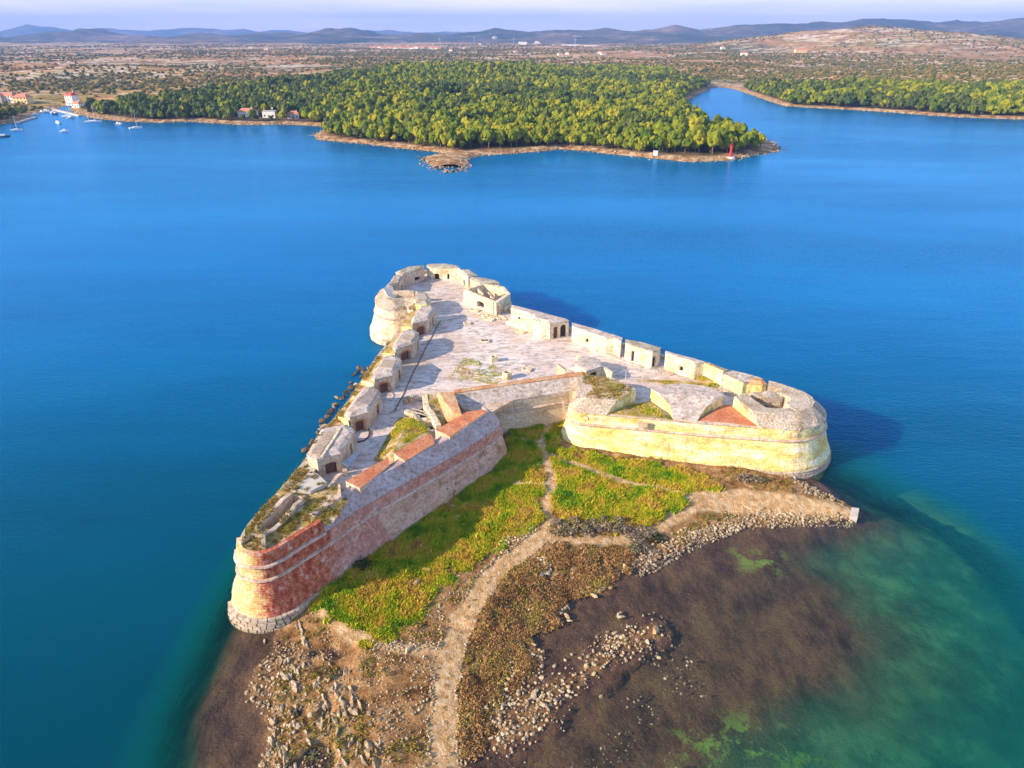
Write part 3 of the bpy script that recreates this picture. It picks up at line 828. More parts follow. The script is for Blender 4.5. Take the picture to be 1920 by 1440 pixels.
LOW = [(1.75, -1.6), (1.62, 1.5), (1.18, 2.4), (0.75, 3.8), (0.2, 5.55)]
UPP = [(0.12, 5.95), (0.06, 6.8), (0.0, 7.55)]
PLN = [(1.95, -2.2), (1.80, 0.2), (1.72, 1.45), (1.3, 1.5)]
M['cordon'] = stone_mat('weathered_moulding', [(0.42, 0.25, 0.18), (0.58, 0.42, 0.34), (0.68, 0.56, 0.48)], 0.6, 2.5, speck=(0.2, 0.1, 0.07))
def CORD(z, o=0.12, r=0.2): return [(o, z - r), (o + 0.75 * r + .12, z - 0.7 * r), (o + r + .16, z), (o + 0.75 * r + .12, z + 0.7 * r), (o, z + r)]
for modes, m in ((('b1', 'front', 'corner'), 'w_red'), (('mid',), 'w_pale'), (('b3', 'b3r'), 'w_yellow'), (('tower',), 'stone_white'), (('left', 'back', 'tip', 'flank'), 'w_pale')):
    band('lower_wall', modes, LOW, M[m])
    band('upper_wall', modes, UPP, M[m])
    band('cordon_moulding', modes, CORD(5.75), M['cordon'])
band('plinth', ('front', 'corner', 'left', 'back', 'tip', 'tower', 'flank', 'mid'), PLN, M['plinth'])
# B1: upper masonry to the rim and its second moulding
band('rim_wall', ('b1',), [(0.0, 7.75), (-0.05, 8.6), (-0.15, 9.32), (-0.75, 9.36), (-1.0, 9.15), (-1.0, 8.4)], M['w_red'])
band('cordon_moulding', ('b1',), CORD(7.6, 0.02), M['cordon'])
# sloping parapets
band('parapet_slope', ('front',), [(0.0, 7.58), (-1.75, 9.38), (-2.1, 9.4), (-3.3, 9.1), (-3.5, 6.9)], M['parapet_slope'], amp=0.08)
band('parapet_slope', ('corner',), [(0.0, 7.58), (-1.75, 9.38), (-2.0, 9.4), (-2.2, 6.9)], M['parapet_slope'], amp=0.08)
band('parapet_slope', ('mid',), [(0.0, 7.58), (-0.35, 7.64), (-0.9, 7.64), (-1.0, 6.9)], M['roof_pale'], amp=0.05)
band('parapet_slope', ('b3r',), [(0.0, 7.58), (-2.6, 9.35), (-5.6, 9.3), (-5.8, 7.0)], M['rubble'], amp=0.10)
band('parapet_slope', ('tower',), [(0.0, 7.56), (0.0, 8.3), (-2.3, 9.4), (-2.6, 9.4), (-2.7, 6.9)], M['rubble'], amp=0.12)
band('parapet_slope', ('left',), [(0.0, 7.54), (-0.1, 7.95), (-1.2, 8.1), (-2.9, 8.25), (-3.0, 6.9)], M['earth_roof'], amp=0.12)
band('parapet_slope', ('b3',), [(0.0, 7.58), (-0.9, 7.66), (-1.0, 6.9)], M['stone'], amp=0.05)
band('parapet_slope', ('back', 'tip', 'flank'), [(0.0, 7.58), (-0.1, 7.7), (-0.9, 7.7), (-1.0, 6.9)], M['stone'], amp=0.06)

# plinth blocks one by one on the two front bastions
def blocks(modes, w, rows, size_jit, limit=None):
    idx = [i for i in range(nF) if FM[i] in modes]
    me_var = []
    for k in range(4):
        bm = bmesh.new(); bmesh.ops.create_cube(bm, size=1.0)
        for v in bm.verts:
            if v.co.y > 0: v.co.x *= 0.94; v.co.z *= 0.9
            v.co += Vector((random.uniform(-.03, .03), random.uniform(-.04, .04), random.uniform(-.04, .04)))
        me = bpy.data.meshes.new('stone_block'); bm.to_mesh(me); bm.free(); me.materials.append(M['plinth']); me_var.append(me)
    pts = FXY[idx + [(idx[-1] + 1) % nF]] if idx[-1] - idx[0] == len(idx) - 1 else FXY[idx]
    nn = NRM[idx + [(idx[-1] + 1) % nF]] if idx[-1] - idx[0] == len(idx) - 1 else NRM[idx]
    base = pts + nn * 1.75
    cum = np.concatenate([[0], np.cumsum(np.linalg.norm(np.diff(base, axis=0), axis=1))])
    n = 0
    for r_, (z0, hgt, off) in enumerate(rows):
        s = 0.3 + 0.4 * r_
        while s < cum[-1] - w:
            ww = w * random.uniform(1 - size_jit, 1 + size_jit)
            sm = s + ww / 2
            x = np.interp(sm, cum, base[:, 0]); y = np.interp(sm, cum, base[:, 1])
            nx = np.interp(sm, cum, nn[:, 0]); ny = np.interp(sm, cum, nn[:, 1])
            o = bpy.data.objects.new('stone_block', me_var[n % 4]); COL.objects.link(o)
            o.location = (x + nx * off, y + ny * off, z0 + hgt / 2)
            o.scale = (ww * 0.95, 0.55, hgt * 0.94)
            o.rotation_euler = (random.uniform(-.02, .02), random.uniform(-.02, .02), math.atan2(ny, nx) - math.pi / 2)
            adopt(o, fort)
            s += ww; n += 1
    return n
band('plinth', ('b1', 'b3', 'b3r'), [(1.6, -2.2), (1.55, 1.4), (1.2, 1.5)], M['stone'])
NB = blocks(('b1',), 0.85, [(-0.35, 0.45, 0.28), (0.12, 0.44, 0.14), (0.58, 0.44, 0.10), (1.04, 0.44, 0.02)], 0.3)
NB += blocks(('b3', 'b3r'), 0.85, [(-0.3, 0.5, 0.0), (0.22, 0.44, -0.1), (0.68, 0.42, -0.16)], 0.25)

# deck
def inset_poly(off, modes_off=None):
    return [Vector((FXY[i][0] + NRM[i][0] * off, FXY[i][1] + NRM[i][1] * off, 0)) for i in range(nF)]

def poly_mesh(name, loops, z, m, parent=None, grid=None, amp=0.0, zfun=None, inside_extra=None):
    """flat polygon (first loop) with holes, tessellated, optional thickness none"""
    vs = [v for l in loops for v in l]
    tris = tessellate_polygon([[Vector((v[0], v[1], 0)) for v in l] for l in loops])
    bm = bmesh.new()
    bv = [bm.verts.new((v[0], v[1], z)) for v in vs]
    for tr_ in tris:
        try: bm.faces.new([bv[i] for i in tr_])
        except Exception: pass
    if grid:
        for _ in range(6):
            es = [e for e in bm.edges if e.calc_length() > grid]
            if not es: break
            bmesh.ops.subdivide_edges(bm, edges=es, cuts=1)
            bmesh.ops.triangulate(bm, faces=[f for f in bm.faces if len(f.verts) > 3])
    for v in bm.verts:
        if zfun: v.co.z = zfun(v.co.x, v.co.y, z)
        if amp: v.co.z += nz(v.co, amp).z
    bm.normal_update()
    for f in bm.faces:
        if f.normal.z < 0: f.normal_flip()
    me = bpy.data.meshes.new(name); bm.to_mesh(me); bm.free()
    o = link_mesh(name, me, m)
    if parent is not None: adopt(o, parent)
    return o

t = NT('deck_paving')
c = t.ramp(t.noise(0.09, 7, 0.65), [(0.32, (0.48, 0.38, 0.34)), (0.46, (0.62, 0.51, 0.48)), (0.6, (0.70, 0.61, 0.58))])
flk = t.noise(0.8, 9, 0.8, stretch=(0.6, 1.25, 1, 0.15))
c = t.mix(t.ramp(flk, [(0.49, 0.0), (0.56, 0.75)]), c, (0.26, 0.22, 0.22))
c = t.mix(t.ramp(t.noise(0.55, 7, 0.75, stretch=(0.6, 1.3, 1, -0.3)), [(0.55, 0.0), (0.62, 0.55)]), c, (0.76, 0.73, 0.70))
c = t.mix(t.ramp(t.noise(0.35, 8, 0.8), [(0.62, 0.0), (0.65, 0.85)]), c, (0.17, 0.17, 0.04))
c = t.mix(t.ramp(t.noise(0.12, 6, 0.7), [(0.50, 0.0), (0.62, 0.45)]), c, (0.50, 0.36, 0.24))
vb = t.voro(0.55, 'DISTANCE_TO_EDGE')
c = t.mix(t.ramp(vb.outputs['Distance'], [(0.0, 0.14), (0.03, 0.0)]), c, (0.22, 0.19, 0.16))
M['deck'] = t.pbr(c, 0.9, t.bump(t.mix(0.5, flk, t.ramp(vb.outputs['Distance'], [(0, 0.0), (0.08, 1.0)])), 0.6, 0.06), 0.2)
dk_loop = inset_poly(-0.95)
poly_mesh('deck_paving', [dk_loop], DK, M['deck'], fort, grid=3.0, amp=0.05)

# B1: earth-covered top with the sunken trench left open
TRENCH = PP([(545, 926), (528, 938), (511, 957), (496, 975), (481, 992), (490, 1000), (514, 987), (538, 964), (552, 947), (571, 932), (560, 926)], 9.3)
b1_in = [Vector((FXY[i][0] - NRM[i][0] * 0.95, FXY[i][1] - NRM[i][1] * 0.95, 0)) for i in range(nF) if FM[i] == 'b1']
b1_left = [P(455, 1003, 9.2), ]
left_edge = [P(a, b, 9.2) for a, b in [(640, 905), (612, 916), (600, 905), (580, 880), (566, 877), (540, 902), (512, 931), (485, 960), (460, 990)]]
b1_poly = b1_in + [P(620, 985, 9.2), P(652, 940, 9.2)] + left_edge
t = NT('dry_turf')
n = t.noise(0.45, 6, 0.7)
c = t.ramp(n, [(0.34, (0.10, 0.15, 0.02)), (0.44, (0.30, 0.22, 0.05)), (0.55, (0.42, 0.31, 0.16)), (0.66, (0.56, 0.48, 0.38))])
c = t.mix(0.7, c, t.ramp(t.noise(3.0, 5, 0.7), [(0.3, 0.55), (0.5, 1.0), (0.7, 1.35)]), 'MULTIPLY')
M['turf'] = t.pbr(c, 0.95, t.bump(t.noise(2.5, 5, 0.7), 1.0, 0.2), 0.1)
poly_mesh('earth_top', [b1_poly, TRENCH[::-1]], 9.2, M['turf'], fort, grid=1.2, amp=0.22)

def heightblock(name, verts, faces, zbot, m, parent=fort, amp=0.06, mlen=1.4, label=None, sidem=None):
    """a solid whose top is the given faces; verts are (px, py, z) seen in the photograph"""
    bm = bmesh.new()
    W = [P(*v) if not isinstance(v, Vector) else v for v in verts]
    tv = [bm.verts.new(w) for w in W]
    fs = []
    for f in faces:
        fs.append(bm.faces.new([tv[i] for i in f]))
    bm.normal_update()
    if sum(f.normal.z * f.calc_area() for f in fs) < 0:
        bmesh.ops.reverse_faces(bm, faces=fs)
    bv = {}
    for e in [e for e in bm.edges if len(e.link_faces) == 1]:
        lp = e.link_loops[0]; a, b = lp.vert, lp.link_loop_next.vert
        for q in (a, b):
            if q not in bv: bv[q] = bm.verts.new((q.co.x, q.co.y, zbot))
        f = bm.faces.new((b, a, bv[a], bv[b]))
        f.material_index = 1 if sidem else 0
    roughen(bm, mlen, amp)
    me = bpy.data.meshes.new(name); bm.normal_update(); bm.to_mesh(me); bm.free()
    me.materials.append(m)
    if sidem: me.materials.append(sidem)
    o = link_mesh(name, me)
    if parent is not None: adopt(o, parent)
    if label: o['label'] = label
    return o

def ring(n): return [list(range(n))]

# retaining walls of the trench on B1
def wall_line(name, pts, z1, z0, th, m, parent, jag=0.12):
    """a free-standing wall of thickness th along pixel points at height z1"""
    W = [P(a, b, z1) for a, b in pts]
    bm = bmesh.new()
    Q = []
    for i in range(len(W) - 1):
        k = max(1, int((W[i + 1] - W[i]).length / 0.8))
        for j in range(k): Q.append(W[i].lerp(W[i + 1], j / k))
    Q.append(W[-1])
    rows = []
    for i, q in enumerate(Q):
        d = (Q[min(i + 1, len(Q) - 1)] - Q[max(i - 1, 0)]); d.z = 0; d.normalize()
        s = Vector((-d.y, d.x, 0)) * th / 2
        zt = z1 + random.uniform(-jag, jag)
        r = [Vector((q.x, q.y, z0)) + s, Vector((q.x, q.y, zt)) + s, Vector((q.x, q.y, zt + 0.04)) - s, Vector((q.x, q.y, z0)) - s]
        rows.append([bm.verts.new(v + nz(v, 0.05)) for v in r])
    for a, b in zip(rows[:-1], rows[1:]):
        for j in range(3): bm.faces.new((a[j], b[j], b[j + 1], a[j + 1]))
    bm.faces.new(rows[0]); bm.faces.new(rows[-1][::-1])
    o = bm_obj(name, bm, m)
    if parent is not None: adopt(o, parent)
    return o
tr_ = empty('sunken_trench', P(520, 965, 7.6))
tag(tr_, 'narrow roofless sunken trench with low masonry walls on the nearest bastion', 'trench')
poly_mesh('trench_floor', [TRENCH], 7.7, M['turf'], tr_, grid=1.0, amp=0.1)
wall_line('retaining_wall', [(545, 925), (529, 937), (511, 956)], 9.75, 7.4, 0.55, M['stone'], tr_)
wall_line('retaining_wall', [(511, 956), (498, 972), (481, 991)], 9.7, 7.4, 0.55, M['stone'], tr_)
wall_line('retaining_wall', [(572, 932), (553, 946), (546, 957), (538, 964)], 9.7, 7.4, 0.5, M['stone'], tr_)
wall_line('retaining_wall', [(538, 966), (527, 978), (513, 990), (494, 999)], 9.6, 7.4, 0.5, M['stone'], tr_)
wall_line('end_wall', [(545, 925), (558, 928), (572, 932)], 9.4, 7.4, 0.5, M['stone'], tr_)
wall_line('end_wall', [(478, 1000), (494, 1000), (493, 1024)], 9.7, 8.9, 0.45, M['stone'], tr_)
wall_line('end_wall', [(482, 993), (466, 1006), (449, 1017)], 9.5, 8.9, 0.5, M['stone'], tr_)
pl = heightblock('concrete_platform', [(545, 919, 9.7), (565, 900, 9.8), (583, 881, 9.8), (597, 889, 9.8), (613, 905, 9.75), (582, 921, 9.7)], ring(6), 8.0, M['concrete'], None, 0.04)
tag(pl, 'flat pentagonal concrete platform between the sunken trench and the nearest casemate', 'platform')
post = heightblock('stone_pier', [(633, 908, 9.9), (638, 907, 9.9), (640, 931, 9.9), (635, 932, 9.9)], ring(4), 8.6, M['stone'], fort, 0.03)

# brick-capped merlons on the front wall
for q in ([(907.5, 768, 9.9), (914, 771, 9.85), (843, 819, 9.75), (834, 813, 9.85), (815.6, 806, 9.9), (865, 779, 9.95), (877, 771, 9.95)],
          [(738, 849, 9.85), (759, 865, 9.6), (815, 831, 9.6), (808, 813, 9.85)],
          [(648, 902, 9.85), (675, 915, 9.6), (730, 872.5, 9.6), (727.5, 857, 9.85)]):
    heightblock('brick_merlon', q, ring(len(q)), 7.0, M['brick_top'], fort, 0.05, 1.2, sidem=M['stone'])
# L-shaped coping behind and along the middle curtain
heightblock('brick_coping', [(823, 735, 9.6), (851, 735, 9.6), (857, 752, 9.6), (866, 777, 9.8), (849, 772, 9.6), (833, 752, 9.6)], ring(6), 6.9, M['brick_soft'], fort, 0.06, sidem=M['brick_soft'])
heightblock('brick_coping', [(818, 741, 9.0), (823, 735, 9.55), (833, 752, 9.55), (849, 772, 9.55), (866, 777, 9.7), (839, 791, 8.2), (836, 783, 8.6)], ring(7), 6.9, M['brick_soft'], fort, 0.06)
heightblock('brick_coping', [(851, 730.5, 9.3), (960, 715, 9.3), (1078, 698, 9.3), (1092, 696, 9.3), (1106, 703, 9.3), (1112, 711, 9.3), (1104, 713, 9.2), (1092, 704, 9.2), (1080, 704, 9.2), (960, 721, 9.2), (851, 737, 9.2)], ring(11), 6.9, M['brick_soft'], fort, 0.05)

heightblock('curtain_slope', [(851, 737, 9.1), (960, 721.5, 9.1), (1086, 703, 9.1), (1083, 730, 7.7), (963, 750, 7.7), (866, 765, 7.7), (857, 752, 8.4)], ring(7), 6.9, M['roof_pale'], fort, 0.05)
heightblock('curtain_slope', [(866, 765, 7.7), (963, 750, 7.68), (925, 771, 7.68), (900, 775, 7.7)], ring(4), 6.9, M['stone'], fort, 0.04)
# B3: merlons and embrasures
LOBE = [(1085, 704, 9.6), (1110, 704, 9.4), (1150, 709, 9.4), (1174, 718, 9.4), (1193, 729, 9.4), (1156, 751, 9.35), (1134, 749, 9.35), (1096, 745, 9.35), (1094, 738, 9.35), (1114, 729.5, 9.4),
        (1079, 748, 9.0), (1067, 761, 7.66), (1073, 769.5, 7.66), (1087, 775, 7.66), (1137, 778.5, 7.66)]
heightblock('rubble_merlon', LOBE, [[0, 1, 9], [1, 2, 3, 4, 5, 6, 7, 8, 9], [0, 9, 10], [9, 8, 10], [10, 8, 7, 12, 11], [7, 6, 13, 12], [6, 5, 14, 13]], 6.9, M['rubble'], fort, 0.09, 1.0, 'left merlon of the far bastion, overgrown behind its rubble slope', sidem=M['stone_yellow'])
heightblock('earth_fill', [(1092, 706, 9.55), (1112, 706, 9.5), (1150, 712, 9.5), (1172, 722, 9.5), (1150, 744, 9.5), (1100, 741, 9.5), (1118, 729.5, 9.5)], ring(7), 9.0, M['turf'], fort, 0.10, 1.0)
MID = [(1221, 729, 9.4), (1246, 721, 9.4), (1279, 719, 9.4), (1326, 724, 9.4), (1357, 741, 9.35), (1341, 744, 9.4), (1236, 737, 9.4), (1256, 760, 8.55), (1324, 763, 8.55), (1263, 786, 7.7), (1306, 790, 7.7)]
heightblock('rubble_merlon', MID, [[0, 1, 2, 3, 4, 5, 6], [6, 5, 8, 7], [0, 6, 7], [5, 4, 8], [7, 8, 10, 9]], 6.9, M['roof_pale'], fort, 0.07, 1.0, 'middle merlon of the far bastion with a flat top and a long front slope', sidem=M['stone_yellow'])
RM = [(1377, 743, 9.4), (1398, 736, 9.4), (1408, 745, 9.4), (1411, 770, 9.35), (1433, 773, 9.35), (1469, 774, 9.35), (1424, 802, 7.66), (1470, 805.5, 7.66), (1436, 764, 9.3), (1469, 766, 9.3)]
heightblock('rubble_merlon', RM, [[0, 1, 2, 3], [0, 3, 6], [3, 4, 7, 6], [4, 5, 7], [3, 2, 8, 4], [4, 8, 9, 5]], 6.9, M['rubble'], fort, 0.08, 1.0, 'right merlon of the far bastion running into the round parapet', sidem=M['stone_yellow'])
heightblock('embrasure_floor', [(1313, 787, 7.72), (1358, 759, 7.4), (1372, 760, 7.4), (1424, 799, 7.72)], ring(4), 6.9, M['brick_top'], fort, 0.03, label='red brick floor of the right embrasure')
heightblock('embrasure_floor', [(1140, 775.6, 7.72), (1189, 757, 7.3), (1219, 752, 7.3), (1263, 787, 7.72)], ring(4), 6.9, M['turf'], fort, 0.05, label='grassy floor of the left embrasure')
heightblock('rubble_slope', [(1468, 773.5, 9.35), (1500, 772, 9.35), (1524, 762, 9.35), (1549, 786, 7.66), (1535, 798, 7.66), (1500, 806, 7.66), (1468, 806, 7.66)], [[0, 1, 5, 6], [1, 2, 4, 5], [2, 3, 4]], 6.9, M['rubble'], fort, 0.07, 1.0)
# ring of the round parapet round the pit, its vault ruin and far-side blocks
heightblock('parapet_ring', [(1469, 766, 9.3), (1469, 774, 9.3), (1500, 772, 9.3), (1522, 763, 9.3), (1528, 754, 9.3), (1523, 744, 9.3), (1507, 734, 9.3), (1467, 720, 9.5), (1442, 713, 9.5), (1440, 724, 9.3),
             (1462, 728, 9.3), (1478, 735, 9.2), (1494, 744, 9.2), (1499, 757, 9.2), (1490, 764, 9.2)], ring(15), 7.0, M['rubble'], fort, 0.10, 1.0)
vault = heightblock('ruined_vault', [(1396, 741, 8.3), (1410, 735, 8.9), (1440, 733, 9.2), (1462, 736, 9.1), (1469, 745, 8.9), (1463, 755, 8.0), (1440, 757, 7.9), (1405, 749, 7.9), (1432, 745, 9.1)],
                    [[0, 1, 8], [1, 2, 8], [2, 3, 8], [3, 4, 8], [4, 5, 8], [5, 6, 8], [6, 7, 8], [7, 0, 8]], 6.9, M['rubble'], None, 0.14, 0.9)
tag(vault, 'humped rubble vault ruin in the pit of the round bastion', 'ruin')

# ------------------------------------------------------------------ buildings on the deck
def arch_loop(u0, u1, z0, h, arch, n=7):
    """2D loop (u, z) of an opening; arch = rise"""
    pts = [(u0, z0), (u1, z0)]
    if arch <= 0:
        return pts + [(u1, z0 + h), (u0, z0 + h)]
    c = (u0 + u1) / 2; r = (u1 - u0) / 2
    for i in range(n + 1):
        a = math.pi * i / n
        pts.append((c + r * math.cos(a), z0 + h - arch + arch * math.sin(a)))
    return pts

def holed(bm, A, B, z0, z1a, z1b, inward, holes, rev=0.5):
    """wall face from A to B (xy), top may slope; holes = [(u0,u1,base,h,arch)] in metres"""
    d = (B - A).to_2d(); L = d.length; d /= L
    def w(u, z, dep=0.0): return Vector((A.x + d.x * u + inward.x * dep, A.y + d.y * u + inward.y * dep, z))
    outer = [(0, z0), (L, z0), (L, z1b), (0, z1a)]
    loops = [outer] + [arch_loop(*h_) for h_ in holes]
    flatl = [q for l in loops for q in l]
    tris = tessellate_polygon([[Vector((u, z, 0)) for u, z in l] for l in loops])
    vs = [bm.verts.new(w(u, z)) for u, z in flatl]
    for t_ in tris:
        try: bm.faces.new([vs[i] for i in t_])
        except Exception: pass
    for l in loops[1:]:
        f = [bm.verts.new(w(u, z)) for u, z in l]; b = [bm.verts.new(w(u, z, rev)) for u, z in l]
        for i in range(len(l)):
            j = (i + 1) % len(l)
            bm.faces.new((f[i], f[j], b[j], b[i]))
    return loops[1:], w

def building(name, label, cat, poly, ztop, zbot, holes=None, roof_m='roof_pale', wall_m='stone_white', crown=0.35, group=None, infill='infill', surround='brick_arch', over=0.10, parent=None, crown_in=0.9):
    """poly: pixel points of the roof edge (at ztop, or own z); holes: {edge: [(f0,f1,base,h,arch,kind)]}"""
    W = [P(q[0], q[1], q[2] if len(q) > 2 else ztop) for q in poly]
    cen = sum(W, Vector()) / len(W)
    root = empty(name, (cen.x, cen.y, zbot))
    tag(root, label, cat, group)
    bm = bmesh.new(); n = len(W)
    ar = sum(W[i].x * W[(i + 1) % n].y - W[(i + 1) % n].x * W[i].y for i in range(n))
    extras = []
    for i in range(n):
        A, B = W[i], W[(i + 1) % n]
        d = (B - A).to_2d().normalized()
        inn = Vector((-d.y, d.x, 0)) * (1 if ar > 0 else -1)
        L = (B - A).to_2d().length
        hs = []
        for (f0, f1, b0, h, arch, kind) in (holes or {}).get(i, []):
            hs.append((f0 * L, f1 * L, zbot + max(b0, 0.04), h, arch * 0.5 * (f1 - f0) * L))
        lo, w = holed(bm, A, B, zbot - 0.6, A.z, B.z, inn, hs, 0.55)
        for l, hh in zip(lo, (holes or {}).get(i, [])):
            extras.append((l, w, hh))
    roughen(bm, 1.3, 0.045)
    adopt(bm_obj('wall', bm, M[wall_m]), root)
    # roof slab with a raised middle
    bm = bmesh.new()
    out, mid_, top = [], [], []
    for i in range(n):
        v = W[i]; dd = (v - cen); dd.z = 0; dl = dd.length; dd.normalize()
        out.append(bm.verts.new(Vector((v.x, v.y, v.z - 0.06)) + dd * over))
        mid_.append(bm.verts.new(Vector((v.x, v.y, v.z + 0.12)) + dd * over))
        top.append(bm.verts.new(Vector((v.x, v.y, v.z + crown)) - dd * min(crown_in, dl * 0.5)))
    for i in range(n):
        j = (i + 1) % n
        bm.faces.new((out[i], out[j], mid_[j], mid_[i])); bm.faces.new((mid_[i], mid_[j], top[j], top[i]))
    bm.faces.new(top); bm.faces.new(out[::-1])
    roughen(bm, 1.2, 0.06)
    adopt(bm_obj('roof', bm, M[roof_m]), root)
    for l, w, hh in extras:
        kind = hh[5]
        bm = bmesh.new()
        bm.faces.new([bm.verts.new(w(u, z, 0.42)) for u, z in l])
        o = bm_obj('doorway' if kind[0] == 'd' else 'window', bm, M[infill] if kind[1] == 'b' else M['dark'])  # near-black backs paint the shade of openings; the rest are brown infill
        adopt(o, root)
        if kind[2] == 's':                                  # brick surround, 6 cm proud
            bm = bmesh.new()
            us = [q[0] for q in l]; cu = (min(us) + max(us)) / 2; zt = max(q[1] for q in l)
            seq = [l[1]] + l[2:] + [l[0]] if len(l) > 4 else [l[1], l[2], l[3], l[0]]
            def ex(q):
                du = 0.30 if q[0] > cu + 0.01 else (-0.30 if q[0] < cu - 0.01 else 0)
                k = 0 if q[1] < l[0][1] + 0.05 else 0.30 * (0.4 + 0.6 * (1 - abs(q[0] - cu) / max(0.01, (max(us) - cu))) ** 0.5)
                return (q[0] + du, q[1] + k + (0.2 if len(l) == 4 and k > 0 else 0))
            for a, b in zip(seq[:-1], seq[1:]):
                ea, eb = ex(a), ex(b)
                f = [w(a[0], a[1], -0.06), w(b[0], b[1], -0.06), w(eb[0], eb[1], -0.06), w(ea[0], ea[1], -0.06)]
                g = [w(a[0], a[1], 0.1), w(b[0], b[1], 0.1), w(eb[0], eb[1], 0.02), w(ea[0], ea[1], 0.02)]
                fv = [bm.verts.new(v) for v in f]; gv = [bm.verts.new(v) for v in g]
                bm.faces.new(fv)
                for i in range(4): bm.faces.new((fv[i], fv[(i + 1) % 4], gv[(i + 1) % 4], gv[i]))
            adopt(bm_obj('arch_surround', bm, M[surround]), root)
    return root

GC = 'gun casemates along the left rampart'
door = (0.26, 0.74, 0.0, 1.9, 0.45, 'dbs')
side = (0.62, 0.78, 0.0, 2.0, 0.0, 'dd-')
C1 = building('casemate', 'nearest and largest casemate of the left rampart, wide doorway facing the near bastion', 'casemate',
         [(594, 862), (637.5, 851), (664.6, 810), (650, 797), (604, 806), (576, 853)], 9.9, DK, {0: [(0.30, 0.80, 0.0, 1.9, 0.3, 'db-')], 1: [(0.62, 0.74, 0.0, 2.0, 0.0, 'dd-')]}, 'roof_pale', 'stone', group=GC)
building('casemate', 'second casemate from the near bastion, a dark curved rail at its door', 'casemate',
         [(656, 783), (689, 774), (714, 739), (699, 725), (683, 728), (646, 778)], 9.9, DK, {0: [door], 1: [side]}, 'roof_pale', 'stone', group=GC)
building('casemate', 'third casemate from the near bastion, above the boulders in the sea', 'casemate',
         [(702, 713), (735, 704.5), (753, 677.5), (737, 666), (722, 669), (696, 708)], 9.9, DK, {0: [door], 1: [side]}, 'roof_pale', 'stone', group=GC)
building('casemate', 'fourth casemate from the near bastion, brick arch facing the camera', 'casemate',
         [(741.5, 657), (776, 643), (785, 625.5), (767, 617.5), (755, 622), (736, 650)], 9.9, DK, {0: [door], 1: [side]}, 'roof_pale', 'stone', group=GC)
building('casemate', 'farthest casemate of the left rampart, beside the round tower with the white wall', 'casemate',
         [(773, 608), (802.5, 600), (815, 581), (811, 574.5), (789, 575), (771, 602)], 9.9, DK, {0: [door], 1: [(0.2, 0.32, 0, 2.0, 0, 'dd-'), (0.62, 0.78, 0, 2.0, 0, 'dd-')]}, 'roof_pale', 'stone', group=GC)
CS = [o for o in COL.objects if o.name.startswith('casemate')]
CS.sort(key=lambda o: o.location.y)
def on_roof(root, name, pts, z, zb, m):
    adopt(heightblock(name, [(a, b, z) for a, b in pts], ring(len(pts)), zb, M[m], None, 0.03, 0.8), root)
M['roof_tan'] = stone_mat('tan_roof_patch', [(0.36, 0.27, 0.20), (0.44, 0.34, 0.27), (0.48, 0.38, 0.31)], 0.6, 3.0)
M['roof_board'] = stone_mat('dark_roof_boards', [(0.20, 0.16, 0.15), (0.30, 0.25, 0.24), (0.36, 0.30, 0.30)], 0.8, 4.0)
for k in range(5):
    a0, b0 = (667 + k * 6.2, 752 - k * 5.3), (667 + (k + .92) * 6.2, 752 - (k + .92) * 5.3)
    on_roof(CS[1], 'roof_board', [a0, b0, (b0[0] + 25 - k * 3, b0[1] + 7), (a0[0] + 25 - k * 3, a0[1] + 7)], 10.33, 10.0, 'roof_board')
on_roof(CS[2], 'roof_patch', [(710, 688), (720, 674), (743, 675), (736, 690)], 10.33, 10.0, 'roof_tan')
on_roof(CS[3], 'roof_patch', [(752, 636), (760, 625), (779, 629), (770, 640)], 10.33, 10.0, 'roof_tan')
on_roof(CS[0], 'roof_ridge', [(600, 857), (605, 856), (640, 803), (635, 802)], 10.4, 10.0, 'stone_white')
on_roof(CS[0], 'roof_patch', [(583, 850), (600, 852), (630, 808), (610, 810)], 10.32, 10.0, 'roof_tan')
# grassy parapet blocks outside the casemates, embrasures between them
for q in ([(597, 866, 9.3), (576, 857, 8.6), (601, 811, 8.6), (610, 808, 9.5), (590, 850, 9.6)],
          [(653, 790, 9.4), (633, 779, 8.7), (663, 738, 8.7), (686, 730, 9.6), (664, 762, 9.6)],
          [(700, 718, 9.4), (677, 714, 8.7), (703, 678, 8.7), (723, 670, 9.5), (705, 700, 9.6)],
          [(740, 664, 9.4), (718, 661, 8.7), (738, 633, 8.7), (756, 623, 9.5), (740, 650, 9.6)],
          [(772, 612, 9.3), (752, 612, 8.9), (764, 588, 8.9), (790, 577, 9.5), (774, 602, 9.6)]):
    heightblock('earth_parapet', q, ring(5), 6.9, M['turf'], fort, 0.10, 1.0, sidem=M['stone_yellow'])
for q in ([(633, 779, 8.05), (603, 815, 8.05), (612, 806, 8.3), (646, 792, 8.2)], [(677, 714, 8.05), (664, 738, 8.05), (686, 730, 8.2), (694, 722, 8.2)], [(718, 661, 8.05), (704, 678, 8.05), (724, 670, 8.2), (734, 664, 8.2)], [(751, 613, 8.05), (740, 632, 8.05), (757, 623, 8.2), (768, 614, 8.2)]):
    heightblock('embrasure_floor', q, ring(4), 6.9, M['brick_soft'], fort, 0.04)

